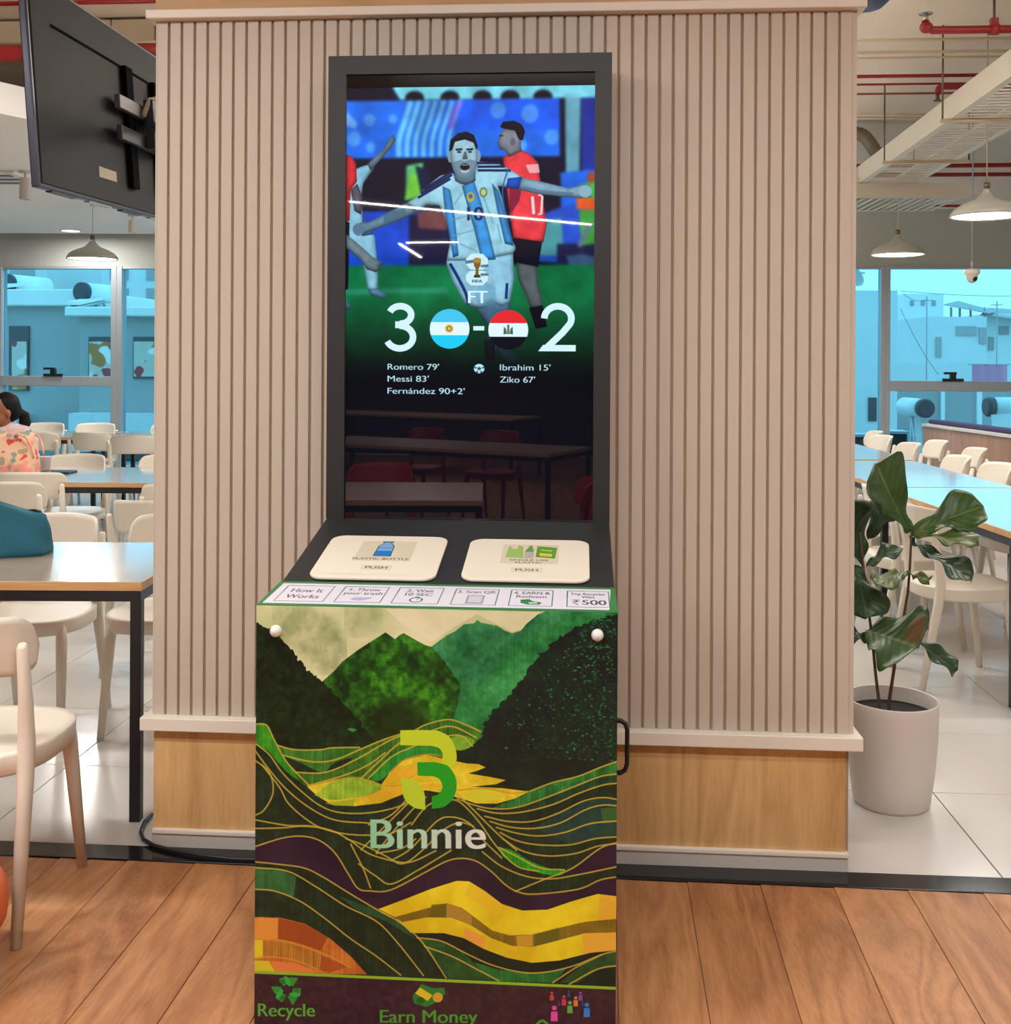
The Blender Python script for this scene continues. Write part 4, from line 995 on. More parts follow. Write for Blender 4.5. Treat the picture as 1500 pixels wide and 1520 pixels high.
# handle on the right-hand side, near the back
hz1 = on_y(918, 1074, YST).z; hz0 = on_y(918, 1152, YST).z; hy = YST + 0.02; hx = hw
pts = [(hx - 0.004, hy, hz1), (hx + 0.016, hy, hz1), (hx + 0.026, hy, hz1 - 0.006), (hx + 0.031, hy, hz1 - 0.02), (hx + 0.031, hy, hz0 + 0.02), (hx + 0.026, hy, hz0 + 0.006), (hx + 0.016, hy, hz0), (hx - 0.004, hy, hz0)]
MB().tube(pts, 0.0055, n=10).build('side_handle', M_BLACK, kiosk)
# power cable lying at the foot of the column
cp = [on_z(px, py, 0.008) for px, py in ((214, 1222), (209, 1236), (213, 1247), (228, 1256), (258, 1264), (300, 1271), (345, 1276), (378, 1277), (400, 1277))]
cp = [Vector((p.x, min(p.y, -0.018) if p.x > WX0 - 0.01 else p.y, 0.010)) for p in cp]
cab = MB().tube([Vector((cp[0].x, cp[0].y + 0.06, 0.010))] + cp, 0.006, n=8).build('power_cable', M_BLACK)
tag(cab, 'black power cable lying at the foot of the slatted column left of the kiosk', 'cable')
# ------------------------------------------------------------------ furniture makers
def make_chair_meshes():
    R = {}
    def sq(a, rx, ry, e=3.0):
        c, s_ = math.cos(a), math.sin(a)
        return (rx * math.copysign(abs(c) ** (2 / e), c), ry * math.copysign(abs(s_) ** (2 / e), s_))
    mb = MB(); n = 36
    rings = [(0.0, 0.448), (0.6, 0.449), (0.9, 0.454), (0.985, 0.455), (1.0, 0.448), (0.995, 0.405), (0.96, 0.398), (0.93, 0.400), (0.9, 0.43), (0.0, 0.435)]
    vs = []
    for (r, z) in rings:
        for q in range(n):
            x, y = sq(2 * math.pi * q / n, 0.225 * max(r, 0.001), 0.215 * max(r, 0.001), 2.7)
            vs.append((x * (1 + 0.06 * y / 0.215), y + 0.01, z))
    fs = [(i * n + q, i * n + (q + 1) % n, (i + 1) * n + (q + 1) % n, (i + 1) * n + q) for i in range(len(rings) - 1) for q in range(n)]
    mb.add(vs, fs, True); R['seat'] = mb.mesh('seat', M_PLASTIC)
    # curved back band: wraps the rear of the seat, rounded ends
    mb = MB(); NU, NV = 40, 8
    def back(off):
        def f(u, v):
            a = (u * 2 - 1) * math.radians(58)
            e = abs(u * 2 - 1)
            hh = 0.074 * math.sqrt(max(0.0, 1 - max(0, (e - 0.70) / 0.30) ** 2.6)) + 0.004
            zc = 0.715 + 0.012 * (1 - e * e)
            z = zc + (v * 2 - 1) * hh
            rx, ry = 0.232 + off, 0.215 + off
            lean = (z - 0.6) * 0.22
            return (rx * math.sin(a), -(ry * math.cos(a)) - lean + 0.018 + 0.02, z)
        return f
    fo, fi = back(0.006), back(-0.006)
    mb.grid(fo, NU, NV); o_ = len(mb.v); mb.grid(fi, NU, NV)
    W_ = NV + 1
    rim = [(i * W_, (i + 1) * W_) for i in range(NU)] + [(NU * W_ + j, NU * W_ + j + 1) for j in range(NV)] + [(i * W_ + NV, (i + 1) * W_ + NV) for i in range(NU)] + [(j, j + 1) for j in range(NV)]
    for a, b in rim: mb.f.append((a, b, b + o_, a + o_)); mb.sm.append(True)
    R['backrest'] = mb.mesh('backrest', M_PLASTIC)
    for k, s_ in (('rear_l', -1), ('rear_r', 1)):
        R[k] = MB().tube([(s_ * 0.188, -0.178, 0.735), (s_ * 0.188, -0.176, 0.725), (s_ * 0.186, -0.150, 0.58), (s_ * 0.184, -0.138, 0.47), (s_ * 0.186, -0.150, 0.38), (s_ * 0.196, -0.225, 0.0)], [0.009, 0.0145, 0.018, 0.022, 0.021, 0.0135], n=12).mesh('leg', M_PLASTIC)
        R[k.replace('rear', 'front')] = MB().tube([(s_ * 0.178, 0.150, 0.44), (s_ * 0.184, 0.158, 0.38), (s_ * 0.205, 0.205, 0.0)], [0.019, 0.0215, 0.0135], n=12).mesh('leg', M_PLASTIC)
    return R
CH = make_chair_meshes()
def chair(label, X, d, rz, group='white plastic dining chairs', mats=None, world=None):
    p = Vector(world) if world else cw(X, d)
    t = thing('dining_chair', label, 'chair', p, YAW + math.radians(rz), group)
    for k, n_ in (('seat', 'seat'), ('backrest', 'backrest'), ('rear_l', 'leg'), ('rear_r', 'leg'), ('front_l', 'leg'), ('front_r', 'leg')):
        o = inst(n_, CH[k], t)
        if mats: o.material_slots[0].link = 'OBJECT'; o.material_slots[0].material = mats
    return t
TM = {}
def table(label, X, d, rz, w, dep, h=0.74, group='oak edged dining tables', world=None, mt=None, me_=None, ends=(1, 1)):
    """w along local x, dep along local y; origin at the centre of the floor print"""
    p = Vector(world) if world else cw(X, d)
    t = thing('dining_table', label, 'table', p, YAW + math.radians(rz), group)
    mt = mt or M_TABLE; me_ = me_ or M_EDGE
    MB().box(-w / 2 + 0.004, w / 2 - 0.004, -dep / 2 + 0.004, dep / 2 - 0.004, h - 0.026, h).build('tabletop', mt, t, bevel=0.001, seg=1)
    e = MB(); z0, z1 = h - 0.027, h - 0.0008
    e.box(-w / 2, w / 2, -dep / 2, -dep / 2 + 0.004, z0, z1).box(-w / 2, w / 2, dep / 2 - 0.004, dep / 2, z0, z1).box(-w / 2, -w / 2 + 0.004, -dep / 2 + 0.004, dep / 2 - 0.004, z0, z1).box(w / 2 - 0.004, w / 2, -dep / 2 + 0.004, dep / 2 - 0.004, z0, z1)
    e.build('edge_band', me_, t)
    b = 0.034; i_ = 0.003; fr = MB(); f0, f1 = h - 0.027 - b, h - 0.027
    fr.box(-w / 2 + i_, w / 2 - i_, -dep / 2 + i_, -dep / 2 + i_ + 0.03, f0, f1).box(-w / 2 + i_, w / 2 - i_, dep / 2 - i_ - 0.03, dep / 2 - i_, f0, f1)
    fr.box(-w / 2 + i_, -w / 2 + i_ + 0.03, -dep / 2 + i_ + 0.03, dep / 2 - i_ - 0.03, f0, f1).box(w / 2 - i_ - 0.03, w / 2 - i_, -dep / 2 + i_ + 0.03, dep / 2 - i_ - 0.03, f0, f1)
    fr.build('frame', M_BLACK, t)
    for sx in (-1, 1):
        for sy in (-1, 1):
            x, y = sx * (w / 2 - i_ - b / 2), sy * (dep / 2 - i_ - b / 2)
            MB().box(x - b / 2, x + b / 2, y - b / 2, y + b / 2, 0, f0 + 0.002).build('leg', M_BLACK, t, bevel=0.002, seg=1)
    return t

# ------------------------------------------------------------------ dining tables
# left hall: three rows across; right hall: a run of tables going away from the camera
table('nearest oak edged table left of the slatted column, with teal bag on it', -2.06, 3.725, 0, 1.86, 0.73, h=0.75)
table('oak edged table in the middle left row, carrying the floral bag', -3.1, 6.55, 0, 2.4, 0.86)
table('far left oak edged table in front of the window, partly behind the floral bag', -4.75, 10.0, 0, 2.2, 0.8)
table('far left oak edged table nearest the column, standing before the window', -2.75, 10.0, 0, 1.7, 0.8)
table('nearest oak edged table of the right hand run, its corner beside the fig plant', 2.50, 5.30, 0, 0.76, 1.60)
table('second oak edged table of the right hand run behind the fig leaves', 2.54, 6.93, -1, 0.76, 1.62)
table('farthest oak edged table of the right hand run, close to the window', 2.62, 8.70, -2, 0.78, 1.70)

# ------------------------------------------------------------------ dining chairs
chair('nearest white chair at the left edge of the picture, turned to the table', -1.395, 2.86, 2)
chair('white chair under the far side of the nearest left table, back above the tabletop', -1.85, 4.26, 176)
chair('white chair beyond the nearest left table, seat beside the black table leg', -1.33, 4.30, 182)
chair('white chair turned away behind the nearest left table, back beside the column', -1.60, 5.08, -6)
chair('white chair pulled back behind the teal bag', -2.60, 5.80, -4)
chair('white chair tucked under the floral bag end of the middle left table', -2.70, 6.26, 3)
chair('white chair at the middle left table half hidden by the column', -1.72, 5.76, 12)
chair('white chair beyond the dark tablet on the middle left table', -2.84, 7.02, 180)
chair('white chair on the far side of the middle left table next to the column', -2.24, 7.02, 176)
chair('white chair in the far left row directly right of the woman', -4.05, 9.42, 4)
chair('white chair in the far left row with black table leg at its left', -3.55, 9.46, -12)
chair('white chair in the far left row cut off by the column', -3.12, 9.16, 6)
chair('white chair under the window behind the woman', -4.52, 10.46, 180)
chair('white chair under the window in line with the handle', -4.02, 10.46, 180)
chair('white chair under the window beside the column', -3.28, 10.46, 180)
chair('white chair under the near end of the right hand table, behind the fig plant', 2.06, 4.93, -90)
chair('white chair second along the near side of the right hand tables, behind the fig leaves', 2.10, 5.62, -86)
chair('white chair third along the near side of the right hand tables, next to the column', 2.08, 6.40, -92)
chair('white chair at the near side of the far right hand table', 2.18, 7.25, -90)
chair('white chair at the right edge of the picture, on the far side of the tables', 2.95, 6.10, 90)
chair('white chair second along the far side of the right hand tables', 3.02, 6.92, 92)
chair('white chair third along the far side of the right hand tables', 2.98, 7.46, 88)
chair('white chair turned to the wooden partition, behind the right hand tables', 3.40, 8.16, 84)
chair('white chair with a broad back at the window end of the wooden partition', 3.42, 8.92, 88)
chair('white chair fourth along the far side of the right hand tables', 3.08, 8.62, 90)
chair('white chair at the end of the right hand tables below the window', 3.16, 9.46, 96)
chair('white chair farthest away on the right, under the window beside the column', 3.30, 10.1, 84)

# orange stool whose rounded edge enters at the left border
M_ORANGE = plain('orange_upholstery', (226, 110, 62), 0.6, var=0.08, scale=14, bump=0.2)
p = cw(-1.302, 2.48)
st = thing('round_stool', 'orange rounded stool cut by the left border beside the nearest white chair leg', 'stool', p)
MB().lathe([(0.0, 0.262), (0.10, 0.260), (0.132, 0.248), (0.148, 0.22), (0.153, 0.18), (0.148, 0.14), (0.132, 0.112), (0.0, 0.105)], n=36).build('cushion', M_ORANGE, st)
MB().lathe([(0.0, 0.106), (0.11, 0.106), (0.10, 0.0), (0.0, 0.0)], n=28).build('plinth', M_BLACK, st)

# ------------------------------------------------------------------ bags and small things on the tables
M_TEAL = plain('teal_canvas', (18, 92, 112), 0.75, var=0.18, scale=5, bump=0.5, bscale=240)
def soft_bag(name, label, X, d, z, w, dp, h, mat, peak=0.0, rz=0.0, handles=True, squash=0.35):
    t = thing(name, label, 'bag', cw(X, d, z), YAW + rz)
    mb = MB(); n, mlev = 28, 9; vs = []
    for i in range(mlev):
        v = i / (mlev - 1)
        k = 1.0 - squash * v ** 1.4; ws = 1.0 + 0.05 * math.sin(v * 3.0)
        for q in range(n):
            a = 2 * math.pi * q / n; c, s_ = math.cos(a), math.sin(a); e = 3.2
            x = w / 2 * ws * math.copysign(abs(c) ** (2 / e), c); y = dp / 2 * k * math.copysign(abs(s_) ** (2 / e), s_)
            zz = h * v + (peak * v * x / (w / 2)) * 0.5 + 0.010 * math.sin(5 * a + v * 4) * v
            vs.append((x * (1 - 0.10 * v) + 0.006 * math.sin(7 * a + 3 * v), y + 0.006 * math.sin(4 * a + 9 * v), max(zz, 0.0)))
    fs = [(i * n + q, i * n + (q + 1) % n, (i + 1) * n + (q + 1) % n, (i + 1) * n + q) for i in range(mlev - 1) for q in range(n)]
    fs += [tuple(range(n))[::-1], tuple((mlev - 1) * n + q for q in range(n))]
    mb.add(vs, fs, True).build('bag_body', mat, t)
    if handles:
        for s_ in (-1, 1):
            ys = s_ * dp * 0.26
            MB().tube([(w * 0.25, ys, h * 0.93), (w * 0.33, ys * 1.6, h * 0.98), (w * 0.44, ys * 1.8, h * 0.92), (w * 0.50, ys * 1.7, h * 0.7), (w * 0.525, ys * 1.6, h * 0.45)], 0.006, n=8).build('bag_handle', mat, t)
    return t
soft_bag('canvas_bag', 'teal canvas bag standing on the nearest left table', -1.80, 3.82, 0.75, 0.36, 0.17, 0.185, M_TEAL, peak=-0.10, rz=0.2, handles=False, squash=0.72)
def floral(name, base, spots):
    m, nt, N, L, P = nm(name)
    tc = N.new('ShaderNodeTexCoord'); cur = None
    rgb = N.new('ShaderNodeRGB'); rgb.outputs[0].default_value = srgb(*base); cur = rgb.outputs[0]
    for i, (col, sc_, thr) in enumerate(spots):
        no = N.new('ShaderNodeTexNoise'); no.inputs['Scale'].default_value = sc_; no.inputs['Detail'].default_value = 1.5
        ad = N.new('ShaderNodeVectorMath'); ad.operation = 'ADD'; ad.inputs[1].default_value = (3.1 * i, 1.7 * i, 5.3 * i)
        L.new(tc.outputs['Object'], ad.inputs[0]); L.new(ad.outputs[0], no.inputs['Vector'])
        mr = N.new('ShaderNodeMapRange'); mr.inputs[1].default_value = thr; mr.inputs[2].default_value = thr + 0.035
        L.new(no.outputs[0], mr.inputs[0])
        mx = N.new('ShaderNodeMix'); mx.data_type = 'RGBA'; mx.inputs[7].default_value = srgb(*col)
        L.new(mr.outputs[0], mx.inputs[0]); L.new(cur, mx.inputs[6]); cur = mx.outputs[2]
    L.new(cur, P.inputs['Base Color']); P.inputs['Roughness'].default_value = 0.8
    return m
M_FLORAL = floral('floral_print_cotton', (240, 196, 164), [((240, 158, 140), 9, 0.54), ((176, 160, 130), 15, 0.60), ((226, 74, 60), 19, 0.635), ((140, 160, 152), 16, 0.63)])
M_SHIRT = floral('pale_pink_print_cotton', (240, 224, 226), [((236, 196, 196), 12, 0.55), ((150, 160, 180), 40, 0.66)])
soft_bag('floral_tote_bag', 'pink floral tote bag standing on the middle left table in front of the woman', -2.98, 6.36, 0.74, 0.44, 0.17, 0.265, M_FLORAL, peak=0.0, squash=0.5)
p = cw(-2.755, 6.62, 0.74)
tb = thing('tablet', 'dark tablet lying on the middle left table beside the floral bag', 'tablet', p, YAW)
MB().box(-0.09, 0.105, -0.07, 0.07, 0, 0.012).build('tablet_body', M_BLACK, tb, bevel=0.004)
MB().box(-0.083, 0.098, -0.063, 0.063, 0.012, 0.0128).build('tablet_screen', M_BEZ, tb)
p = cw(-2.87, 6.74, 0.74)
cu = thing('paper_cup', 'small white cup on the middle left table right of the floral bag', 'cup', p)
MB().lathe([(0.0, 0.0), (0.026, 0.0), (0.036, 0.088), (0.0375, 0.09), (0.034, 0.088), (0.025, 0.006), (0.0, 0.006)], n=24).build('cup_body', plain('white_paper', (236, 236, 240), 0.6), cu)

# ------------------------------------------------------------------ fiddle-leaf fig in its pot
M_POT = plain('white_matt_pot', (216, 208, 200), 0.5, var=0.015)
M_SOIL = plain('dark_potting_soil', (26, 19, 15), 0.95, var=0.4, scale=60, bump=0.6)
M_STEM = plain('brown_fig_stem', (92, 64, 44), 0.7, var=0.3, scale=30)
PD = 3.55
pc = cw((1325.5 - 750) / F * PD, PD)
pot_r = 66 / F * PD
PZ = 0.345
plant = thing('potted_fig_plant', 'fiddle leaf fig in a round white pot on the tiles right of the slatted column', 'potted plant', pc)
prof = [(0.0, 0.0), (pot_r * 0.78, 0.0), (pot_r * 0.83, 0.012), (pot_r * 0.92, 0.11), (pot_r * 0.985, 0.22), (pot_r, 0.31), (pot_r * 0.998, PZ - 0.004), (pot_r * 0.985, PZ), (pot_r * 0.965, PZ - 0.004), (pot_r * 0.955, 0.28), (pot_r * 0.93, 0.20)]
MB().lathe(prof, n=56).build('pot', M_POT, plant)
soilz = 0.295
MB().lathe([(0.0, soilz + 0.008), (pot_r * 0.5, soilz + 0.004), (pot_r * 0.953, soilz)], n=40).build('soil', M_SOIL, plant)
def leafmat(name, dark, light, rib):
    m, nt, N, L, P = nm(name)
    uv = N.new('ShaderNodeUVMap'); uv.uv_map = 'UVMap'
    sp = N.new('ShaderNodeSeparateXYZ'); L.new(uv.outputs[0], sp.inputs[0])
    def mt(op, a, b=None, c=None):
        x = N.new('ShaderNodeMath'); x.operation = op
        for i, q in enumerate((a, b, c)):
            if q is None: continue
            if isinstance(q, (int, float)): x.inputs[i].default_value = q
            else: L.new(q, x.inputs[i])
        return x.outputs[0]
    ac = mt('ABSOLUTE', mt('SUBTRACT', sp.outputs[1], 0.5))
    midr = mt('LESS_THAN', ac, 0.022)
    vein = mt('PINGPONG', mt('ADD', mt('MULTIPLY', sp.outputs[0], 7.0), mt('MULTIPLY', ac, -4.5)), 0.5)
    vv = mt('LESS_THAN', vein, 0.035)
    al = mt('MAXIMUM', midr, mt('MULTIPLY', vv, 0.5))
    tc = N.new('ShaderNodeTexCoord'); no = N.new('ShaderNodeTexNoise'); no.inputs['Scale'].default_value = 14; L.new(tc.outputs['Object'], no.inputs['Vector'])
    mx = N.new('ShaderNodeMix'); mx.data_type = 'RGBA'; mx.inputs[6].default_value = srgb(*dark); mx.inputs[7].default_value = srgb(*light); L.new(no.outputs[0], mx.inputs[0])
    m2 = N.new('ShaderNodeMix'); m2.data_type = 'RGBA'; m2.inputs[7].default_value = srgb(*rib); L.new(mx.outputs[2], m2.inputs[6]); L.new(mt('MULTIPLY', al, 0.55), m2.inputs[0])
    L.new(m2.outputs[2], P.inputs['Base Color']); P.inputs['Roughness'].default_value = 0.38
    b = N.new('ShaderNodeBump'); b.inputs['Strength'].default_value = 0.5; b.inputs['Distance'].default_value = 0.004
    L.new(mt('MULTIPLY', vein, 1.0), b.inputs['Height']); L.new(b.outputs[0], P.inputs['Normal'])
    return m
M_LEAF = leafmat('fig_leaf_green', (30, 62, 24), (72, 108, 46), (120, 140, 80))
M_LEAFD = leafmat('fig_leaf_dark_green', (20, 46, 24), (48, 80, 42), (90, 116, 70))
M_LEAFO = leafmat('fig_leaf_olive', (52, 76, 20), (98, 116, 44), (130, 140, 70))
def leafbrown():
    m = leafmat('fig_leaf_with_brown_patch', (26, 56, 24), (60, 92, 40), (110, 130, 76))
    N, L = m.node_tree.nodes, m.node_tree.links; P = N['Principled BSDF']
    src = P.inputs['Base Color'].links[0].from_socket
    uv = N.new('ShaderNodeUVMap'); uv.uv_map = 'UVMap'
    ds = N.new('ShaderNodeVectorMath'); ds.operation = 'DISTANCE'; ds.inputs[1].default_value = (0.86, 0.30, 0); L.new(uv.outputs[0], ds.inputs[0])
    no = N.new('ShaderNodeTexNoise'); no.inputs['Scale'].default_value = 9; L.new(uv.outputs[0], no.inputs['Vector'])
    ad = N.new('ShaderNodeMath'); ad.operation = 'MULTIPLY_ADD'; ad.inputs[1].default_value = 0.2; L.new(no.outputs[0], ad.inputs[0]); L.new(ds.outputs['Value'], ad.inputs[2])
    mr = N.new('ShaderNodeMapRange'); mr.inputs[1].default_value = 0.33; mr.inputs[2].default_value = 0.22; L.new(ad.outputs[0], mr.inputs[0])
    mx = N.new('ShaderNodeMix'); mx.data_type = 'RGBA'; mx.inputs[7].default_value = srgb(98, 68, 36)
    L.new(mr.outputs[0], mx.inputs[0]); L.new(src, mx.inputs[6]); L.new(mx.outputs[2], P.inputs['Base Color'])
    return m
M_LEAFB = leafbrown()
def leaf(base, tip, width, facing, mat, droop=0.0, fold=0.25, wave=0.012, phase=0.0, twist=0.0, shape=1.35):
    """base, tip: (px, py, depth); width in metres; facing: rough normal in (right, up, toward camera)"""
    b = at_d(*base) - pc; t = at_d(*tip) - pc
    ax = (t - b); ln = ax.length; ax.normalize()
    nrm = RGT * facing[0] + UP * facing[1] - FWD * facing[2]
    nrm = (nrm - ax * nrm.dot(ax)).normalized(); sd = ax.cross(nrm)
    NU, NV = 22, 10
    def f(u, v):
        w = width / 2 * (0.16 + 1.05 * u ** shape) * math.sqrt(max(0.0, 1 - u ** 7)) * (1.0 - 0.16 * math.exp(-((u - 0.42) / 0.12) ** 2))
        if u < 0.06: w *= u / 0.06 * 0.8 + 0.2
        q = v * 2 - 1
        wv = 1 + 0.07 * math.sin(u * 17 + phase + (2 if q > 0 else 0))
        lat = q * w * wv
        h = fold * abs(lat) - droop * ln * (u * u) + droop * ln * u * 0.6 + wave * abs(q) ** 2 * math.sin(u * 13 + phase + q * 1.5) - fold * 0.03 + twist * lat * u
        return b + ax * (u * ln) + sd * lat + nrm * h
    mb = MB().grid(f, NU, NV)
    me = mb.mesh('leaf', mat, fix=False)
    uvl = me.uv_layers.new(name='UVMap')
    for lp in me.loops:
        i, j = divmod(lp.vertex_index, NV + 1); uvl.data[lp.index].uv = (i / NU, j / NV)
    o = bpy.data.objects.new('leaf', me); COL.objects.link(o); o.parent = plant
    sd_ = o.modifiers.new('thickness', 'SOLIDIFY'); sd_.thickness = 0.0012
    return o
def stem(pts, r0, r1):
    P_ = [at_d(*q) - pc for q in pts]
    MB().tube(P_, [r0 + (r1 - r0) * i / (len(P_) - 1) for i in range(len(P_))], n=8).build('stem', M_STEM, plant)
stem([(1306, 1062, PD), (1304, 1040, PD), (1299, 1000, PD), (1295, 955, PD), (1288, 900, PD), (1282, 850, PD), (1275, 790, PD)], 0.0058, 0.0036)
stem([(1318, 1062, PD), (1320, 1035, PD), (1327, 990, PD), (1329, 960, PD), (1341, 915, PD), (1347, 880, PD), (1350, 840, PD), (1352, 800, PD), (1352, 788, PD)], 0.0062, 0.0034)
D = PD
leaf((1352, 790, D), (1298, 688, D - 0.05), 0.285, (0.45, 0.35, 0.85), M_LEAF, droop=-0.10, fold=0.22, phase=0.4)
leaf((1353, 790, D), (1458, 748, D - 0.05), 0.195, (-0.1, 0.75, 0.7), M_LEAF, droop=0.10, fold=0.25, phase=1.2)
leaf((1354, 791, D), (1452, 803, D - 0.14), 0.15, (0.1, 0.95, 0.45), M_LEAFO, droop=0.06, fold=0.1, phase=2.0)
leaf((1358, 806, D), (1444, 858, D - 0.10), 0.15, (0.35, 0.65, 0.65), M_LEAFD, droop=0.10, fold=0.25, phase=0.2)
leaf((1345, 850, D), (1378, 858, D - 0.10), 0.07, (0.1, 0.8, 0.55), M_LEAFO, droop=0.15, fold=0.15, phase=3.0)
leaf((1350, 848, D), (1303, 862, D - 0.16), 0.10, (-0.1, 0.92, 0.5), M_LEAFO, droop=0.15, fold=0.12, phase=1.4)
leaf((1282, 845, D), (1256, 742, D + 0.03), 0.23, (0.6, 0.25, 0.75), M_LEAFD, droop=-0.05, fold=0.2, phase=2.2)
leaf((1286, 838, D), (1333, 808, D + 0.05), 0.085, (-0.2, 0.75, 0.6), M_LEAFD, droop=0.08, fold=0.3, phase=0.9)
leaf((1288, 800, D + 0.1), (1320, 742, D + 0.13), 0.13, (-0.5, 0.3, 0.75), M_LEAFD, droop=0.0, fold=0.2, phase=0.9)
leaf((1268, 838, D - 0.02), (1290, 915, D - 0.12), 0.215, (0.3, 0.5, 0.8), M_LEAFD, droop=0.14, fold=0.2, phase=1.9)
leaf((1286, 935, D), (1360, 958, D - 0.14), 0.30, (0.05, 0.6, 0.85), M_LEAFB, droop=0.10, fold=0.16, phase=0.6, shape=0.9)
leaf((1345, 938, D + 0.05), (1422, 994, D + 0.02), 0.12, (0.45, 0.6, 0.6), M_LEAFD, droop=0.08, fold=0.25, phase=2.6)
leaf((1296, 948, D), (1254, 940, D + 0.02), 0.09, (0.0, 0.8, 0.6), M_LEAFD, droop=0.1, fold=0.2, phase=2.6)
# ------------------------------------------------------------------ seated woman at the left border
M_SKIN = plain('brown_skin', (150, 96, 66), 0.5, var=0.05, scale=20)
M_HAIR = plain('black_hair', (12, 10, 12), 0.6, var=0.3, scale=60, spec=0.2)
M_TROUSER = plain('dark_blue_trousers', (44, 50, 66), 0.8)
M_LIP = plain('lip', (120, 60, 52), 0.5)
M_EYE = plain('eye_white', (226, 222, 214), 0.25); M_IRIS = plain('dark_iris', (34, 22, 18), 0.2)
def remesh(mb, name, mat, parent, voxel, smooth=6):
    me = mb.mesh(name, mat, fix=True)
    o = bpy.data.objects.new(name, me); COL.objects.link(o)
    r = o.modifiers.new('r', 'REMESH'); r.mode = 'VOXEL'; r.voxel_size = voxel; r.use_smooth_shade = True
    s_ = o.modifiers.new('s', 'SMOOTH'); s_.factor = 0.5; s_.iterations = smooth
    bpy.context.view_layer.update()
    ev = o.evaluated_get(bpy.context.evaluated_depsgraph_get())
    m2 = bpy.data.meshes.new_from_object(ev)
    o.modifiers.clear(); o.data = m2
    if mat and not m2.materials: m2.materials.append(mat)
    for p in m2.polygons: p.use_smooth = True
    o.parent = parent
    return o
# local frame: the woman faces local -y (towards the table, head turned to her right); origin on the floor under the seat
wp = cw(-3.37, 7.27)
wo_ = thing('person', 'seated woman with black ponytail in a pale pink print shirt, behind the floral bag', 'person', wp, YAW)
hz = 1.085
b = MB()
b.tube([(0, 0.02, 0.47), (0, 0.03, 0.56), (0, 0.03, 0.70), (0, 0.0, 0.86), (0, -0.02, 0.93)], [0.145, 0.150, 0.130, 0.145, 0.105], n=18)
b.tube([(-0.155, -0.01, 0.915), (0, -0.01, 0.94), (0.155, -0.01, 0.915)], [0.058, 0.075, 0.058], n=14)
b.tube([(0, -0.015, 0.88), (0, -0.03, 0.97), (0, -0.04, 1.03)], [0.058, 0.048, 0.050], n=14)
b.ball((0.0, -0.02, hz + 0.025), (0.076, 0.092, 0.100), 20, 14)
b.ball((-0.012, -0.062, hz - 0.045), (0.054, 0.056, 0.062), 16, 12)
# the face looks to local -x -y: nose, brow, chin, ears
fd = Vector((-0.72, -0.69, 0)); sd2 = Vector((0.69, -0.72, 0))
hc = Vector((0.0, -0.025, hz))
def hp(f_, s_, z_): return tuple(hc + fd * f_ + sd2 * s_ + Vector((0, 0, z_)))
b.ball(hp(0.045, 0, -0.03), (0.052, 0.052, 0.075), 16, 12)
b.tube([hp(0.088, 0, 0.015), hp(0.104, 0, -0.012), hp(0.108, 0, -0.026), hp(0.09, 0, -0.034)], [0.010, 0.013, 0.015, 0.011], n=10)
b.ball(hp(0.082, 0, -0.092), 0.020, 10, 8)
b.ball(hp(0.086, 0, -0.058), (0.022, 0.022, 0.012), 10, 8)
b.ball(hp(0.07, 0, 0.028), (0.045, 0.045, 0.016), 12, 8)
for s_ in (-1, 1): b.ball(hp(-0.005, s_ * 0.079, -0.02), (0.014, 0.014, 0.032), 10, 8)
for s_, dx in ((-1, 0), (1, 0)):
    sh = (s_ * 0.165, -0.01, 0.905); el = (s_ * 0.205, -0.09, 0.70); wr_ = (s_ * 0.09, -0.30, 0.775); pm_ = (s_ * 0.06, -0.37, 0.775)
    b.tube([sh, ((sh[0] + el[0]) / 2, -0.045, 0.79), el], [0.052, 0.046, 0.038], n=12)
    b.tube([el, ((el[0] + wr_[0]) / 2, -0.20, 0.74), wr_], [0.038, 0.034, 0.024], n=12)
    b.ball((s_ * 0.074, -0.335, 0.775), (0.034, 0.046, 0.016), 12, 8)
    for q in range(4):
        ang = s_ * (0.12 - q * 0.10); bx_, by_ = s_ * 0.066 + s_ * (q - 1.5) * 0.017 * -1, -0.365
        ln = (0.062, 0.072, 0.066, 0.052)[q]
        b.tube([(bx_, by_, 0.775), (bx_ - ang * 0.03, by_ - ln * 0.55, 0.777), (bx_ - ang * 0.06, by_ - ln, 0.764)], [0.0095, 0.009, 0.0075], n=8)
    b.tube([(s_ * 0.05, -0.315, 0.774), (s_ * 0.024, -0.345, 0.774), (s_ * 0.012, -0.375, 0.768)], [0.012, 0.010, 0.008], n=8)
    b.tube([(s_ * 0.085, 0.03, 0.50), (s_ * 0.10, -0.18, 0.52), (s_ * 0.11, -0.40, 0.505)], [0.088, 0.078, 0.058], n=14)
    b.tube([(s_ * 0.11, -0.40, 0.50), (s_ * 0.11, -0.385, 0.30), (s_ * 0.11, -0.36, 0.075)], [0.056, 0.052, 0.036], n=12)
    b.tube([(s_ * 0.11, -0.345, 0.045), (s_ * 0.115, -0.44, 0.032), (s_ * 0.12, -0.53, 0.024)], [0.036, 0.034, 0.024], n=12)
remesh(b, 'body', M_SKIN, wo_, 0.0065, 5)
c = MB()
c.tube([(0, 0.02, 0.49), (0, 0.03, 0.56), (0, 0.03, 0.70), (0, 0.0, 0.86), (0, -0.015, 0.925)], [0.160, 0.162, 0.142, 0.156, 0.088], n=18)
c.tube([(-0.16, -0.01, 0.915), (0, -0.01, 0.942), (0.16, -0.01, 0.915)], [0.067, 0.085, 0.067], n=14)
c.tube([(0, -0.012, 0.92), (0, -0.02, 0.985)], [0.088, 0.062], n=14)
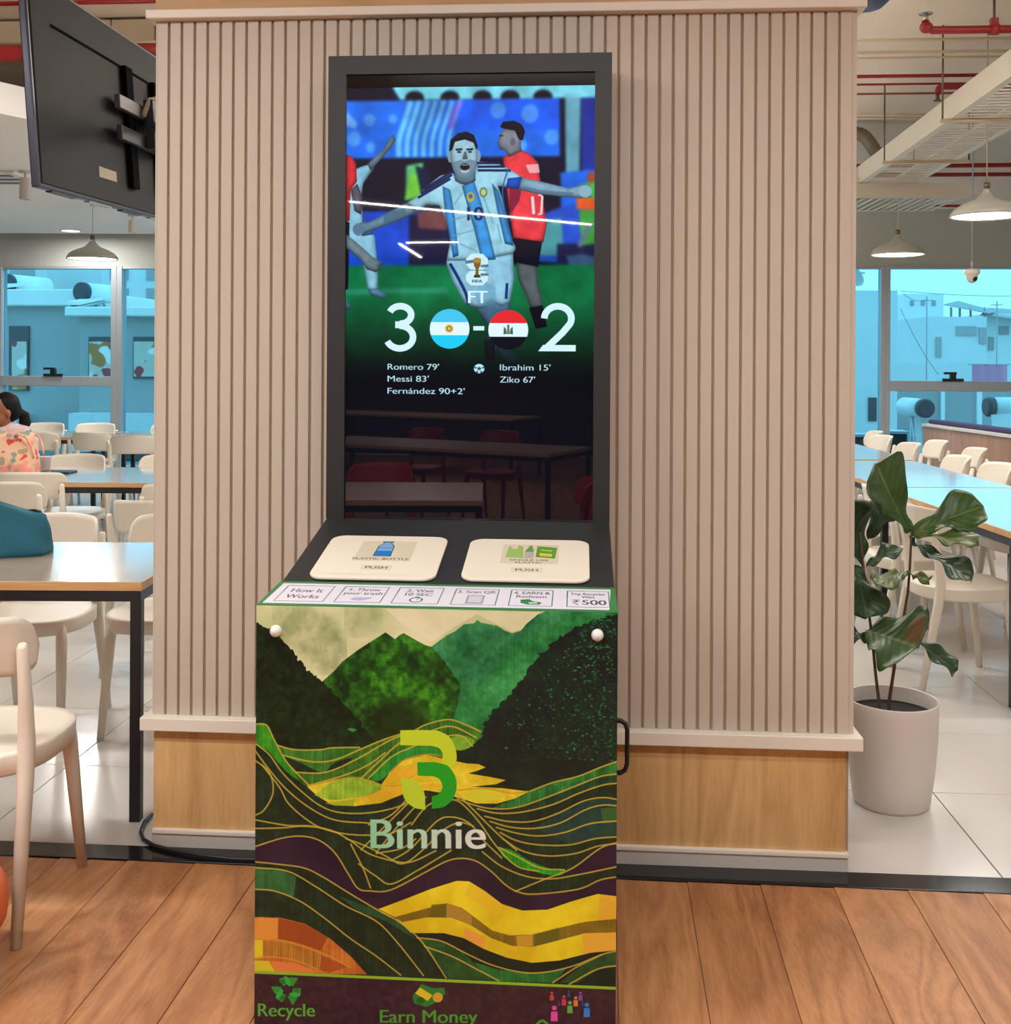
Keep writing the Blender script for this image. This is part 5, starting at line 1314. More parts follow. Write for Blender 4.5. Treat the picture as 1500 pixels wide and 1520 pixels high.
for s_ in (-1, 1): c.tube([(s_ * 0.165, -0.01, 0.905), (s_ * 0.185, -0.048, 0.80), (s_ * 0.205, -0.09, 0.70), (s_ * 0.165, -0.16, 0.72)], [0.062, 0.058, 0.052, 0.050], n=12)
remesh(c, 'shirt', M_SHIRT, wo_, 0.009, 6)
t_ = MB()
for s_ in (-1, 1):
    t_.tube([(s_ * 0.085, 0.04, 0.50), (s_ * 0.10, -0.18, 0.52), (s_ * 0.11, -0.40, 0.508)], [0.100, 0.088, 0.068], n=14)
    t_.tube([(s_ * 0.11, -0.405, 0.505), (s_ * 0.11, -0.388, 0.30), (s_ * 0.11, -0.36, 0.09)], [0.066, 0.062, 0.052], n=12)
t_.ball((0, 0.03, 0.50), (0.17, 0.14, 0.07), 16, 10)
remesh(t_, 'trousers', M_TROUSER, wo_, 0.010, 5)
h_ = MB()
for i in range(1):
    h_.ball(hp(-0.018, 0, 0.045), (0.086, 0.090, 0.088), 18, 12)
    h_.ball(hp(-0.045, 0, 0.01), (0.070, 0.070, 0.085), 16, 12)
h_.tube([hp(-0.10, 0.0, -0.005), hp(-0.135, 0.0, -0.03), hp(-0.142, 0.0, -0.08), hp(-0.125, 0.0, -0.135), hp(-0.115, 0.0, -0.16)], [0.028, 0.036, 0.040, 0.030, 0.010], n=12)
remesh(h_, 'hair', M_HAIR, wo_, 0.006, 3)
for s_ in (-1, 1):
    MB().ball(hp(0.074, s_ * 0.030, 0.004), (0.0125, 0.0125, 0.009), 10, 8).build('eye', M_EYE, wo_)
    MB().ball(hp(0.083, s_ * 0.029, 0.004), 0.0055, 8, 6).build('iris', M_IRIS, wo_)
    MB().tube([hp(0.09, s_ * 0.014, 0.027), hp(0.087, s_ * 0.030, 0.032), hp(0.072, s_ * 0.046, 0.027)], 0.0032, n=6).build('eyebrow', M_HAIR, wo_)
MB().tube([hp(0.092, -0.022, -0.060), hp(0.106, 0, -0.058), hp(0.092, 0.022, -0.060)], 0.0045, n=6).build('mouth', M_LIP, wo_)
chair('white chair carrying the seated woman', -3.37, 7.24, 180)

# ------------------------------------------------------------------ television on the column's left side, seen from behind
c_nt = at_d(18, -49, 3.57); c_nb = at_d(50, 278, 3.57)
c_ft = at_d(224, 82, 4.72); c_fb = at_d(229, 327, 4.72)
ex = ((c_ft + c_fb) - (c_nt + c_nb)); ex.normalize()
ez = ((c_nt + c_ft) - (c_nb + c_fb)); ez = (ez - ex * ez.dot(ex)).normalized()
en = ex.cross(ez).normalized()
if en.dot(RGT) < 0: en = -en                                     # out of the back of the set, towards the column
TVL = 1.44; TVH = ((c_nt - c_nb).length + (c_ft - c_fb).length) / 2
org = (c_nt + c_nb) / 2 + en * 0.030 + ex * 0.004
tvc = org + ex * (TVL / 2)
tv = thing('television', 'black wall television seen from behind, hung on an arm left of the slatted column', 'television', tvc)
def tvp(u, v, w): return tuple(ex * u + ez * v + en * w)          # u along the set, v up, w out of its back
def tvbox(u0, u1, v0, v1, w0, w1): return MB().hexa([tvp(u0, v0, w0), tvp(u1, v0, w0), tvp(u1, v1, w0), tvp(u0, v1, w0), tvp(u0, v0, w1), tvp(u1, v0, w1), tvp(u1, v1, w1), tvp(u0, v1, w1)])
M_TVB = plain('charcoal_tv_back', (30, 27, 29), 0.62, var=0.12, scale=3, spec=0.25)
M_SLOT = plain('dull_black', (12, 12, 13), 0.9, spec=0.05)
M_TVE = plain('blue_grey_tv_edge', (62, 64, 84), 0.3, 0.2)
L2_, H2_ = TVL / 2, TVH / 2
tvbox(-L2_, L2_, -H2_, H2_, -0.032, -0.004).build('tv_frame', M_TVE, tv, bevel=0.006)
tvbox(-L2_ + 0.018, L2_ - 0.018, -H2_ + 0.015, H2_ - 0.012, -0.010, 0.0).build('tv_back', M_TVB, tv, bevel=0.003)
tvbox(-L2_ + 0.01, L2_ - 0.01, -H2_ + 0.012, H2_ - 0.012, -0.034, -0.031).build('tv_screen', M_BEZ, tv)
tvbox(-L2_ + 0.16, L2_ - 0.06, H2_ - 0.155, H2_ - 0.145, -0.002, 0.003).build('vent_slot', M_SLOT, tv)
tvbox(-0.24, -0.08, -H2_ + 0.10, -H2_ + 0.14, 0.0, 0.0022).build('rating_plate', plain('cream_rating_plate', (206, 190, 160), 0.5), tv)
for i_, u in enumerate((-0.06, 0.10, 0.26, 0.42)):
    tvbox(-L2_ + 0.10 + i_ * 0.30, -L2_ + 0.30 + i_ * 0.30, -H2_ - 0.004, -H2_ + 0.012, -0.03, -0.008).build('bottom_port', M_ALU if i_ % 2 else M_BLACK, tv)
for u in (0.04, 0.34):
    tvbox(u, u + 0.07, -0.27, 0.22, 0.0, 0.022).build('mount_rail', M_SLOT, tv, bevel=0.003)
tvbox(-0.10, 0.56, 0.02, 0.075, 0.022, 0.045).build('cross_bar', plain('grey_mount_steel', (92, 86, 86), 0.4, 0.4), tv, bevel=0.003)
tvbox(-0.10, 0.56, -0.10, -0.045, 0.022, 0.045).build('cross_bar', plain('grey_mount_steel_two', (72, 68, 70), 0.4, 0.4), tv, bevel=0.003)
tvbox(0.14, 0.32, -0.10, 0.10, 0.045, 0.085).build('swivel_plate', M_BLACK, tv, bevel=0.004)
MB().tube([tvp(0.12, 0.03, 0.05), tvp(0.15, 0.10, 0.07), tvp(0.22, 0.12, 0.08), tvp(0.27, 0.06, 0.08), tvp(0.24, -0.02, 0.075)], 0.011, n=8).build('cable_loop', M_BEIGE, tv)
MB().ball(tvp(0.23, 0.06, 0.085), (0.03, 0.03, 0.03), 10, 8).build('warning_tag', plain('red_plastic_tag', (206, 56, 42), 0.5), tv)
ax0 = tvc + Vector(tvp(0.23, 0.0, 0.085)); ax1 = Vector((WX0 - 0.03, 0.48, ax0.z)); am = (ax0 + ax1) / 2 + FWD * 0.05
arm = MB().tube([ax0 - tvc, am - tvc], 0.022, n=8).tube([am - tvc, ax1 - tvc], 0.022, n=8).tube([am - tvc + Vector((0, 0, -0.06)), am - tvc + Vector((0, 0, 0.06))], 0.028, n=10)
arm.build('swing_arm', M_BLACK, tv)
zb0 = on_y(226, 330, 0.3).z
MB().box(WX0 - 0.032, WX0 + 0.0, 0.30, 0.53, zb0, 3.2).build('mounting_board', M_BLACK, tv, loc=-tvc)

# ------------------------------------------------------------------ lamps of the dining hall
def area(name, p, w, l, power, col, parent, rz=0.0, disc=False):
    ld = bpy.data.lights.new(name, 'AREA'); ld.shape = 'DISK' if disc else 'RECTANGLE'; ld.size = w
    if not disc: ld.size_y = l
    ld.energy = power; ld.color = col
    o = bpy.data.objects.new(name, ld); COL.objects.link(o); o.parent = parent; o.location = p; o.rotation_euler = (0, 0, rz)
    return o
def pendant(label, px, py, d, r, topz=3.6, group='grey dome pendant lamps'):
    q = at_d(px, py, d)
    t = thing('pendant_lamp', label, 'pendant lamp', q, 0, group)
    hs = r * 0.50
    MB().lathe([(r * 0.985, 0.0), (r, 0.004), (r * 0.97, hs * 0.22), (r * 0.86, hs * 0.50), (r * 0.62, hs * 0.78), (r * 0.36, hs * 0.97), (r * 0.20, hs * 1.15), (r * 0.12, hs * 1.42), (r * 0.10, hs * 1.60), (0.0, hs * 1.62), (r * 0.08, hs * 1.5), (r * 0.34, hs * 0.93), (r * 0.60, hs * 0.74), (r * 0.84, hs * 0.46), (r * 0.95, hs * 0.2), (r * 0.97, 0.004)], n=40).build('lamp_shade', M_LAMP, t)
    MB().lathe([(0.0, 0.006), (r * 0.93, 0.006)], n=36).build('diffuser', M_GLOW, t)
    MB().tube([(0, 0, hs * 1.60), (0, 0, hs * 1.95)], r * 0.085, n=12).build('lamp_holder', M_BROWN, t)
    MB().tube([(0, 0, hs * 1.9), (0, 0, topz - q.z)], 0.004, n=6).build('cord', M_BEIGE, t)
    area('pendant_light', (0, 0, -0.004), r * 1.7, 0, LIGHT_DOWN, COOL, t, disc=True)
    return t
pendant('grey dome pendant lamp in front of the left windows', 137, 385, 9.86, 0.226, topz=2.83)
pendant('small looking grey dome pendant lamp nearest the column on the right', 1332, 379, 9.3, 0.226, topz=2.872)
pendant('larger grey dome pendant lamp cut by the right border', 1464, 322, 7.0, 0.228)
def downlight(label, px, py, d):
    q = on_z(px, py, 2.83)
    t = thing('round_downlight', label, 'downlight', q)
    MB().lathe([(0.10, 0.0), (0.115, -0.004), (0.10, -0.010), (0.092, -0.008)], n=28).build('trim_ring', M_GYP, t)
    MB().lathe([(0.0, -0.006), (0.094, -0.006)], n=28).build('diffuser', M_GLOW, t)
    area('down_light', (0, 0, -0.012), 0.18, 0, LIGHT_DOWN, COOL, t, disc=True)
downlight('round lit downlight in the dropped ceiling above the left pendant lamp', 105, 342, 0)
M_SPOT = plain('white_spot_cylinder', (206, 200, 192), 0.45)
def spot(label, px, pyt, hgt, r):
    q = on_z(px, pyt, 2.83)
    t = thing('ceiling_spot', label, 'spot lamp', q, 0, 'white cylinder spots under the dropped ceiling')
    MB().lathe([(0.0, 0.0), (r * 1.1, 0.0), (r * 1.1, -0.012), (0.0, -0.012)], n=20).build('rose', M_SPOT, t)
    MB().tube([(0, 0, -0.01), (0, 0, -0.055)], r * 0.2, n=8).build('stem', M_SPOT, t)
    MB().lathe([(0.0, -0.05), (r * 0.92, -0.05), (r, -0.056), (r, -hgt), (r * 0.86, -hgt), (r * 0.84, -hgt + 0.03), (0.0, -hgt + 0.03)], n=24).build('spot_body', M_SPOT, t)
    MB().lathe([(0.0, -hgt + 0.02), (r * 0.82, -hgt + 0.02)], n=20).build('spot_lens', M_BEZ, t)
spot('white cylinder spot lamp left of the television corner', 37.5, 254, 0.21, 0.040)
spot('white cylinder spot lamp beside the column under the television', 197, 319, 0.17, 0.040)
q = on_z(137, 296, 2.83)
sp_ = thing('fire_sprinkler', 'tiny ceiling sprinkler above the left pendant lamp', 'sprinkler', q)
MB().tube([(0, 0, 0), (0, 0, -0.05)], 0.012, n=8).build('sprinkler_stem', M_STEEL, sp_); MB().lathe([(0.0, -0.05), (0.026, -0.05), (0.026, -0.056), (0.0, -0.056)], n=16).build('deflector', M_STEEL, sp_)
# slot diffuser in the dropped ceiling
q = on_z(4, 262, 2.83)
sd_ = thing('air_slot_diffuser', 'long cream air slot in the dropped ceiling at the left border', 'air vent', q, YAW)
MB().box(-1.2, 0.20, -0.26, 0.26, -0.022, 0.0).build('vent_frame', M_TRIM, sd_, bevel=0.004)
for y in (-0.17, 0.0, 0.17): MB().box(-1.15, 0.15, y - 0.035, y + 0.035, -0.026, -0.016).build('slot', M_BROWN, sd_)

# linear ceiling fittings: some mirrored in the display, the rest added for light
def linear(name, label, pts, z, power, parent_group, w=0.05, up=0.0):
    a, b2 = Vector(pts[0]), Vector(pts[1]); mid_ = (a + b2) / 2; ln = (b2 - a).length; ang = math.atan2(b2.y - a.y, b2.x - a.x)
    t = thing(name, label, 'ceiling lamp', (mid_.x, mid_.y, z), ang, parent_group)
    MB().box(-ln / 2, ln / 2, -w / 2, w / 2, 0.0, 0.05).build('housing', M_GYP, t)
    top = 3.0 if mid_.y < 0.3 else (2.83 if z < 2.5 else 3.6)
    if top - z > 0.06:
        for x in (-ln * 0.4, ln * 0.4): MB().tube([(x, 0, 0.045), (x, 0, top - z)], 0.005, n=6).build('hanger_rod', M_BROWN, t)
    MB().box(-ln / 2 + 0.01, ln / 2 - 0.01, -w / 2 + 0.006, w / 2 - 0.006, -0.004, 0.0).build('diffuser', M_GLOWL, t)
    area('linear_light', (0, 0, -0.008), ln * 0.98, w * 0.8, power, WARM, t)
    if up:  # added uplight, only there to brighten the ceilings
        MB().box(-ln / 2 + 0.01, ln / 2 - 0.01, -w / 2 + 0.006, w / 2 - 0.006, 0.05, 0.054).build('added_uplight_diffuser', M_GLOWL, t)
        area('added_uplight', (0, 0, 0.06), ln * 0.98, w * 0.8, up, WARM, t).rotation_euler = (math.pi, 0, 0)
    return t
def mirror(px, py, z):                 # where a reflection seen in the display really hangs
    p = on_z(px, py, z); return Vector((p.x, 2 * (YH + 0.011) - p.y, z))
GL = 'linear lamps on the aisle ceiling'
m0, m1 = mirror(515, 297, 2.95), mirror(880, 332, 2.95)
linear('linear_lamp', 'long linear lamp mirrored as a bright line across the footballer', [m0.xy.to_3d(), m1.xy.to_3d()], 2.945, LIGHT_LINE * 1.3, GL, w=0.036)
m2, m3, m4 = mirror(592, 360, 2.95), mirror(625, 381, 2.95), mirror(680, 358, 2.95)
linear('linear_lamp', 'short linear lamp mirrored as the lower stroke of an arrow in the display', [m2.xy.to_3d(), m3.xy.to_3d()], 2.945, LIGHT_LINE * 0.35, GL, w=0.04)
linear('linear_lamp', 'short linear lamp mirrored as the upper stroke of an arrow in the display', [m2.xy.to_3d() + Vector((0.1, 0.1, 0)), m4.xy.to_3d()], 2.945, LIGHT_LINE * 0.35, GL, w=0.04)
linear('linear_lamp', 'added linear lamp over the aisle left of the kiosk', [(-3.4, -1.9, 0), (-1.4, -1.9, 0)], 2.945, LIGHT_LINE * 1.25, GL)  # this and the next two: unseen lamps added to light kiosk and column
linear('linear_lamp', 'added linear lamp over the aisle in front of the kiosk', [(-0.9, -2.4, 0), (0.9, -2.4, 0)], 2.945, LIGHT_LINE, GL)
linear('linear_lamp', 'added linear lamp over the aisle right of the kiosk', [(1.6, -1.7, 0), (3.7, -1.7, 0)], 2.945, LIGHT_LINE * 0.7, GL)
GH = 'added linear lamps over the dining tables'  # hall lamps added out of view to brighten the dining area
for (lb, a, b2, z) in (('linear lamp added above the nearest left table', (-4.2, 1.6, 0), (-2.0, 1.6, 0), 3.3), ('linear lamp added above the nearest right hand table', (1.9, 2.0, 0), (4.1, 2.0, 0), 3.5),
                       ('linear lamp hidden behind the slatted column, added to brighten the ceiling', (-0.9, 3.2, 0), (1.2, 3.2, 0), 3.3)):  # last one added behind the column, its uplight brightens the ceiling
    UPW = LIGHT_HALL * (1.2 if lb.startswith('linear lamp hidden') else 0.75)
    linear('linear_lamp', lb, [a, b2], z, LIGHT_HALL, GH, up=UPW)
linear('linear_lamp', 'low hung linear lamp added unseen behind the slatted column for the ceiling', [(-2.3, 6.0, 0), (-0.2, 6.0, 0)], 2.42, LIGHT_HALL * 0.5, GH, up=LIGHT_HALL * 3.2)  # added out of sight, mostly uplight for the dropped ceiling
# ------------------------------------------------------------------ pipes and trays under the ceilings
def pipe(name, label, cat, pts, r, mat, extra=None, group=None):
    pts = [Vector(p) for p in pts]; c0 = pts[0]
    t = thing(name, label, cat, c0, 0, group)
    MB().tube([p - c0 for p in pts], r, n=12).build('pipe_run', mat, t)
    return t, c0
def along(px, py, d, px2, over=0.6):     # a horizontal run parallel to the wall through one pixel, at its own depth
    a = at_d(px, py, d); q = on_y(px2, py, a.y)
    return a, Vector((q.x + (over if q.x > a.x else -over), a.y, a.z))
# near sprinkler pipe with upright head
a, b2 = along(1383, 45, 6.4, 1500, 1.4)
t, c0 = pipe('sprinkler_pipe', 'thick red sprinkler pipe at the top right with an upright head at its end', 'pipe', [b2, a, a + Vector((-0.03, 0, 0.012)), a + Vector((-0.038, 0, 0.04)), a + Vector((-0.038, 0, 0.055))], 0.024, M_REDPIPE)
e = a - c0 + Vector((-0.038, 0, 0.05))
MB().ball(e + Vector((0.004, 0, -0.032)), (0.040, 0.036, 0.036), 14, 10).build('elbow', M_REDPIPE, t)
MB().tube([e, e + Vector((0, 0, 0.05))], 0.016, n=10).build('sprinkler_head', M_STEEL, t)
MB().lathe([(0, 0.052), (0.04, 0.046), (0.042, 0.05), (0, 0.058)], n=20).build('deflector', M_STEEL, t, loc=e)
hx_ = on_y(1475, 45, a.y).x
MB().tube([(hx_ - c0.x, 0, 0.02), (hx_ - c0.x, 0, 3.6 - c0.z)], 0.008, n=8).build('hanger_rod', M_BROWN, t)
MB().lathe([(0.026, -0.024), (0.034, -0.024), (0.034, 0.024), (0.026, 0.024), (0.026, -0.024)], n=16).build('pipe_clamp', M_REDPIPE, t, loc=(hx_ - c0.x, 0, 0.0)).rotation_euler = (0, math.pi / 2, 0)
MB().box(-0.02, 0.02, -0.02, 0.02, 0.02, 0.065).build('clamp_nut', M_REDPIPE, t, loc=(hx_ - c0.x, 0, 0.0))
# second sprinkler pipe further back, head hanging down
a, b2 = along(1400, 128, 7.3, 1480, 0.5)
t, c0 = pipe('sprinkler_pipe', 'red sprinkler pipe behind the cable tray with a head hanging down at its end', 'pipe', [b2, a, a + Vector((-0.03, 0, -0.014)), a + Vector((-0.04, 0, -0.05))], 0.024, M_REDPIPE)
e = a - c0 + Vector((-0.04, 0, -0.05))
MB().tube([e, e + Vector((0, 0, -0.045))], 0.014, n=10).build('sprinkler_head', M_BROWN, t)
MB().lathe([(0, 0), (0.026, 0), (0.026, -0.005), (0, -0.005)], n=16).build('deflector', M_BROWN, t, loc=e + Vector((0, 0, -0.045)))
for (lb, py, d, r, mat, cat, x2) in (
    ('thin red pipe crossing above the far end of the cable tray', 114.5, 7.4, 0.0125, M_REDPIPE, 'pipe', 1560),
    ('thinnest dark red pipe just below the long red one', 126.5, 7.6, 0.008, M_REDPIPE, 'pipe', 1560),
    ('brown red conduit lowest of the four near the ceiling', 140.5, 7.8, 0.008, plain('brown_red_paint', (140, 74, 58), 0.5), 'conduit', 1560),
    ('topmost cream conduit under the right hand ceiling', 61, 6.6, 0.010, M_BEIGE, 'conduit', 1700),
    ('middle cream conduit under the right hand ceiling', 79.5, 6.8, 0.010, M_BEIGE, 'conduit', 1700),
    ('lowest cream conduit under the right hand ceiling', 87.5, 6.9, 0.007, M_BEIGE, 'conduit', 1700),
    ('upper of two grey conduits behind the crossing tray', 171.5, 8.6, 0.009, M_BEIGE, 'conduit', 1560),
    ('lower of two grey conduits behind the crossing tray', 176.5, 8.7, 0.009, M_BEIGE, 'conduit', 1560),
    ('upper dark red pipe above the larger right pendant lamp', 247, 10.2, 0.021, M_REDPIPE, 'pipe', 1700),
    ('lower dark red pipe above the larger right pendant lamp', 260.5, 10.3, 0.019, M_REDPIPE, 'pipe', 1700),
    ('dark red pipe along the window wall above the soffit', 306.5, 11.7, 0.0135, M_REDPIPE, 'pipe', 1700)):
    a, b2 = along(1200, py, d, x2, 0.0)
    pipe('conduit' if cat == 'conduit' else 'red_pipe', lb, cat, [a, b2], r, mat)
# left hand side: a red pipe behind the television, a duct above it
a = at_d(-160, 82, 6.5); q = on_y(430, 80, a.y)
t, c0 = pipe('red_pipe', 'thick red pipe running behind the television', 'pipe', [a, Vector((q.x, a.y, a.z))], 0.05, M_REDPIPE)
a = at_d(90, 4, 6.35); t, c0 = pipe('red_pipe', 'red pipe at the top edge above the television', 'pipe', [a + Vector((-0.4, 0, 0)), a + Vector((1.6, 0, 0))], 0.014, M_REDPIPE)
a = at_d(-160, 62, 6.9)
dt = thing('air_duct', 'cream panelled air duct behind the television', 'duct', a)
xe = on_y(430, 60, a.y).x - a.x; nseg = 9
for i in range(nseg): MB().box(xe * i / nseg + 0.004, xe * (i + 1) / nseg - 0.004, -0.0, 0.5, -0.02, min(0.22, 3.585 - a.z)).build('duct_panel', M_BEIGE, dt, bevel=0.004, seg=1)

# perforated cable trays: base, two sides, a rung between every pair of slots
M_TRAYB = M_TRAY
def tray(name, label, p0, p1, w, h, rung, gap, hangers=()):
    """p0, p1: left edge of the underside, near and far; width to the right"""
    p0, p1 = Vector(p0), Vector(p1); t = thing(name, label, 'cable tray', p0, math.atan2((p1 - p0).y, (p1 - p0).x) - math.pi / 2)
    L_ = (p1 - p0).length
    MB().box(-0.0, 0.006, 0, L_, 0, h).build('side_rail', M_TRAY, t); MB().box(w - 0.006, w, 0, L_, 0, h).build('side_rail', M_TRAY, t)
    MB().box(0.006, 0.05, 0, L_, 0, 0.004).build('base_strip', M_TRAY, t); MB().box(w - 0.05, w - 0.006, 0, L_, 0, 0.004).build('base_strip', M_TRAY, t)
    MB().box(w / 2 - 0.012, w / 2 + 0.012, 0, L_, 0, 0.004).build('base_strip', M_TRAY, t)
    n = int(L_ / (rung + gap))
    rm = MB().box(0.05, w - 0.05, 0, rung, 0.0006, 0.0036).mesh('rung', M_TRAY)
    for i in range(min(n, 150)): inst('rung', rm, t, (0, i * (rung + gap) + gap / 2, 0))
    for y in hangers:
        MB().box(-0.06, w + 0.10, y - 0.015, y + 0.015, -0.022, 0.0).build('support_bar', M_BEIGE, t)
        for x in (-0.045, w + 0.085): MB().tube([(x, y, -0.02), (x, y, 3.6 - p0.z)], 0.006, n=6).build('hanger_rod', M_BROWN, t)
    return t
za = 3.0
pa = on_z(1500, 113, za); pb = on_z(1321, 239, za)
dirv = (pb - pa).normalized()
pst = pa - dirv * 0.9; pen = pb + dirv * 2.4
Lh = (pb - pst).length
tray('cable_tray', 'wide cream perforated cable tray running diagonally to the upper right', pst, pen, 0.50, 0.15, 0.032, 0.046, hangers=(Lh - 1.45, Lh, Lh + 1.5))
pc1 = on_z(1245, 281, 2.94); pc2 = on_z(1330, 281, 2.94)
tray('cable_tray', 'cream perforated tray crossing below the diagonal one beside the column', (pc2.x + 0.6, pc2.y + 0.0, 2.872), (pc1.x - 1.2, pc1.y, 2.872), 0.9, 0.12, 0.034, 0.040)
# grey flexible duct elbow by the column
fd_pts = [at_d(1250, 196, 9.6), at_d(1278, 200, 9.6), at_d(1292, 214, 9.6), at_d(1304, 234, 9.6)]
c0 = fd_pts[0]
t = thing('flexible_duct', 'grey flexible duct elbow above the crossing tray beside the column', 'duct', c0)
mb = MB(); sp2 = spline([tuple(p - c0) for p in fd_pts], 10)
mb.tube([Vector(p) for p in sp2], [0.055 + 0.006 * (i % 2) for i in range(len(sp2))], n=14).build('duct_hose', plain('grey_flexible_duct', (140, 128, 112), 0.5, 0.2), t)
# blue shade at the top edge right of the column
q = at_d(1281, 15.5, 4.0)
t = thing('blue_shade', 'blue rounded lamp shade at the top edge, half hidden by the column trim', 'lamp', q)
M_BLUE = plain('blue_enamel', (52, 84, 124), 0.4)
MB().lathe([(0.0, 0.0), (0.03, 0.001), (0.07, 0.012), (0.105, 0.045), (0.12, 0.09), (0.112, 0.14), (0.08, 0.19), (0.03, 0.22), (0.0, 0.222)], n=36).build('shade_globe', M_BLUE, t)
MB().tube([(0, 0, 0.22), (0, 0, 3.6 - q.z)], 0.006, n=8).build('suspension_rod', M_BROWN, t)
# dome camera on a rod
q = at_d(1442, 404, 8.6)
t = thing('dome_camera', 'small dome camera hanging on a thin rod before the right window', 'camera', q)
k = 8.6 / F
MB().lathe([(0.0, 4 * k), (11 * k, 4 * k), (11.5 * k, 2 * k), (11.5 * k, -2 * k), (9 * k, -4 * k), (0, -4 * k)], n=28).build('camera_collar', M_TRIM, t)
MB().lathe([(8.6 * k, -3.5 * k), (8.2 * k, -9 * k), (6.5 * k, -13 * k), (3.5 * k, -15.5 * k), (0, -16.5 * k)], n=28).build('camera_dome', M_SPOT, t)
MB().ball((2.0 * k, -5.0 * k, -10 * k), (4.2 * k, 4.2 * k, 4.2 * k), 12, 8).build('camera_lens', M_BEZ, t)
MB().tube([(0, 0, 3 * k), (0.5 * k, 0, 18 * k)], 1.6 * k, n=8).build('camera_neck', M_ALU, t)
MB().tube([(0.5 * k, 0, 17 * k), (0.5 * k, 0, 3.6 - q.z)], 0.006, n=6).build('hanging_rod', M_ALU, t)

# ------------------------------------------------------------------ wooden partition on the right
pA = on_z(1374, 628.5, 0.87); pB = on_z(1500, 645, 0.87)
dv = (pB - pA).normalized(); pE = pA + dv * 5.0
rzp = math.atan2(dv.y, dv.x)
M_PART = wood('red_brown_partition_board', (138, 104, 86), (178, 140, 118), axis=2, rough=0.4, ring=5, stretch=0.1)
M_PURP = plain('purple_upholstery', (58, 40, 84), 0.6)
pt_ = thing('wooden_partition', 'low brown wooden partition with a purple top cushion at the right border', 'partition', (pA.x, pA.y, 0), rzp)
nb = 9
for i in range(nb): MB().box(5.0 * i / nb + 0.002, 5.0 * (i + 1) / nb - 0.002, -0.03, 0.0, 0.0, 0.845).build('partition_panel', M_PART, pt_, bevel=0.002, seg=1)
MB().box(0, 5.0, -0.045, 0.10, 0.845, 0.87).build('top_rail', M_BASE, pt_, bevel=0.003)
MB().box(0.02, 5.0, 0.01, 0.12, 0.87, 0.91).build('top_cushion', M_PURP, pt_, bevel=0.015)
MB().box(0, 5.0, 0.0, 0.10, 0.0, 0.845).build('core', M_BASE, pt_)

# ------------------------------------------------------------------ outside the windows
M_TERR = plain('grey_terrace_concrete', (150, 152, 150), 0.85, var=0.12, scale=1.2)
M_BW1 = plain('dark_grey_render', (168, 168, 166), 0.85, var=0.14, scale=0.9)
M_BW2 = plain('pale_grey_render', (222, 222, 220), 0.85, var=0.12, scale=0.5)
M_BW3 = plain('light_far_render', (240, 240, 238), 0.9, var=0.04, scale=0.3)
M_ROOFW = plain('white_roof_coat', (232, 230, 224), 0.8, var=0.08, scale=2)
M_TANKW = plain('white_tank_enamel', (240, 240, 238), 0.35)
M_TANKD = plain('dark_tank_cap', (38, 56, 66), 0.5)
M_GLASSD = plain('dark_window', (46, 54, 62), 0.2)
M_POSTER = floral('mural_print', (206, 196, 180), [((190, 120, 60), 3.0, 0.52), ((170, 60, 70), 4.0, 0.58), ((240, 236, 226), 3.4, 0.57)])
MB().box(-60, 70, YB + 0.3, 120, -0.5, -0.3).build('terrace', M_TERR); tag(bpy.data.objects['terrace'], 'grey concrete terrace outside the windows', 'ground', kind='structure')
def block(name, label, cat, px0, px1, py0, d, depth, mat, zbot=-0.3, roof=None):
    a = at_d(px0, py0, d); b_ = on_y(px1, py0, a.y)
    t = thing(name, label, cat, (a.x, a.y, zbot))
    w, h = b_.x - a.x, a.z - zbot
    MB().box(0, w, 0, depth, 0, h).build('wall', mat, t)
    if roof: MB().box(-0.15, w + 0.15, -0.25, depth, h, h + roof).build('roof_slab', M_ROOFW, t, bevel=0.02, seg=1)
    return t, a, zbot
def pane_on(t, a, zb, px0, px1, py0, py1, name, mat, thick=0.05, parent=None):
    p = on_y(px0, py0, a.y); q = on_y(px1, py1, a.y)
    return MB().box(p.x - a.x, q.x - a.x, -thick, 0.02, q.z - zb, p.z - zb).build(name, mat, parent or t)
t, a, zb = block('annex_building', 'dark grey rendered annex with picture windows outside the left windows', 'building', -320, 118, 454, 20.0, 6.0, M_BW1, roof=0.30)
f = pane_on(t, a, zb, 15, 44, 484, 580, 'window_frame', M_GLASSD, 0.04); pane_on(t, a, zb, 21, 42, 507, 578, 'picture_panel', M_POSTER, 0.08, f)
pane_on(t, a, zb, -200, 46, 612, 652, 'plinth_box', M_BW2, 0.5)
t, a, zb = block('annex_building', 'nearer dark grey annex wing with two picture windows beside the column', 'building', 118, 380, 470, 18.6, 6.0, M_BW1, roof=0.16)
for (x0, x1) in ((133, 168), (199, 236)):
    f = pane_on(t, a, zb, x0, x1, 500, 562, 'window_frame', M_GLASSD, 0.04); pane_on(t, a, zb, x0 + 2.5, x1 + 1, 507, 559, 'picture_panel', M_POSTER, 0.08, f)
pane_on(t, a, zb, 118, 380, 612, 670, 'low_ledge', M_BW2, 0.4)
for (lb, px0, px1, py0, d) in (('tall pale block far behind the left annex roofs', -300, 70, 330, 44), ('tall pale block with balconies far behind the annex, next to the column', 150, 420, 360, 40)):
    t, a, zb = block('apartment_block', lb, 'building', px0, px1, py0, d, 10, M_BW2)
    for i in range(5):
        x = px0 + (px1 - px0) * (i + 0.25) / 5
        for y in (400, 428): pane_on(t, a, zb, x, x + (px1 - px0) * 0.10, y, y + 16, 'far_window', M_BW1, 0.05)
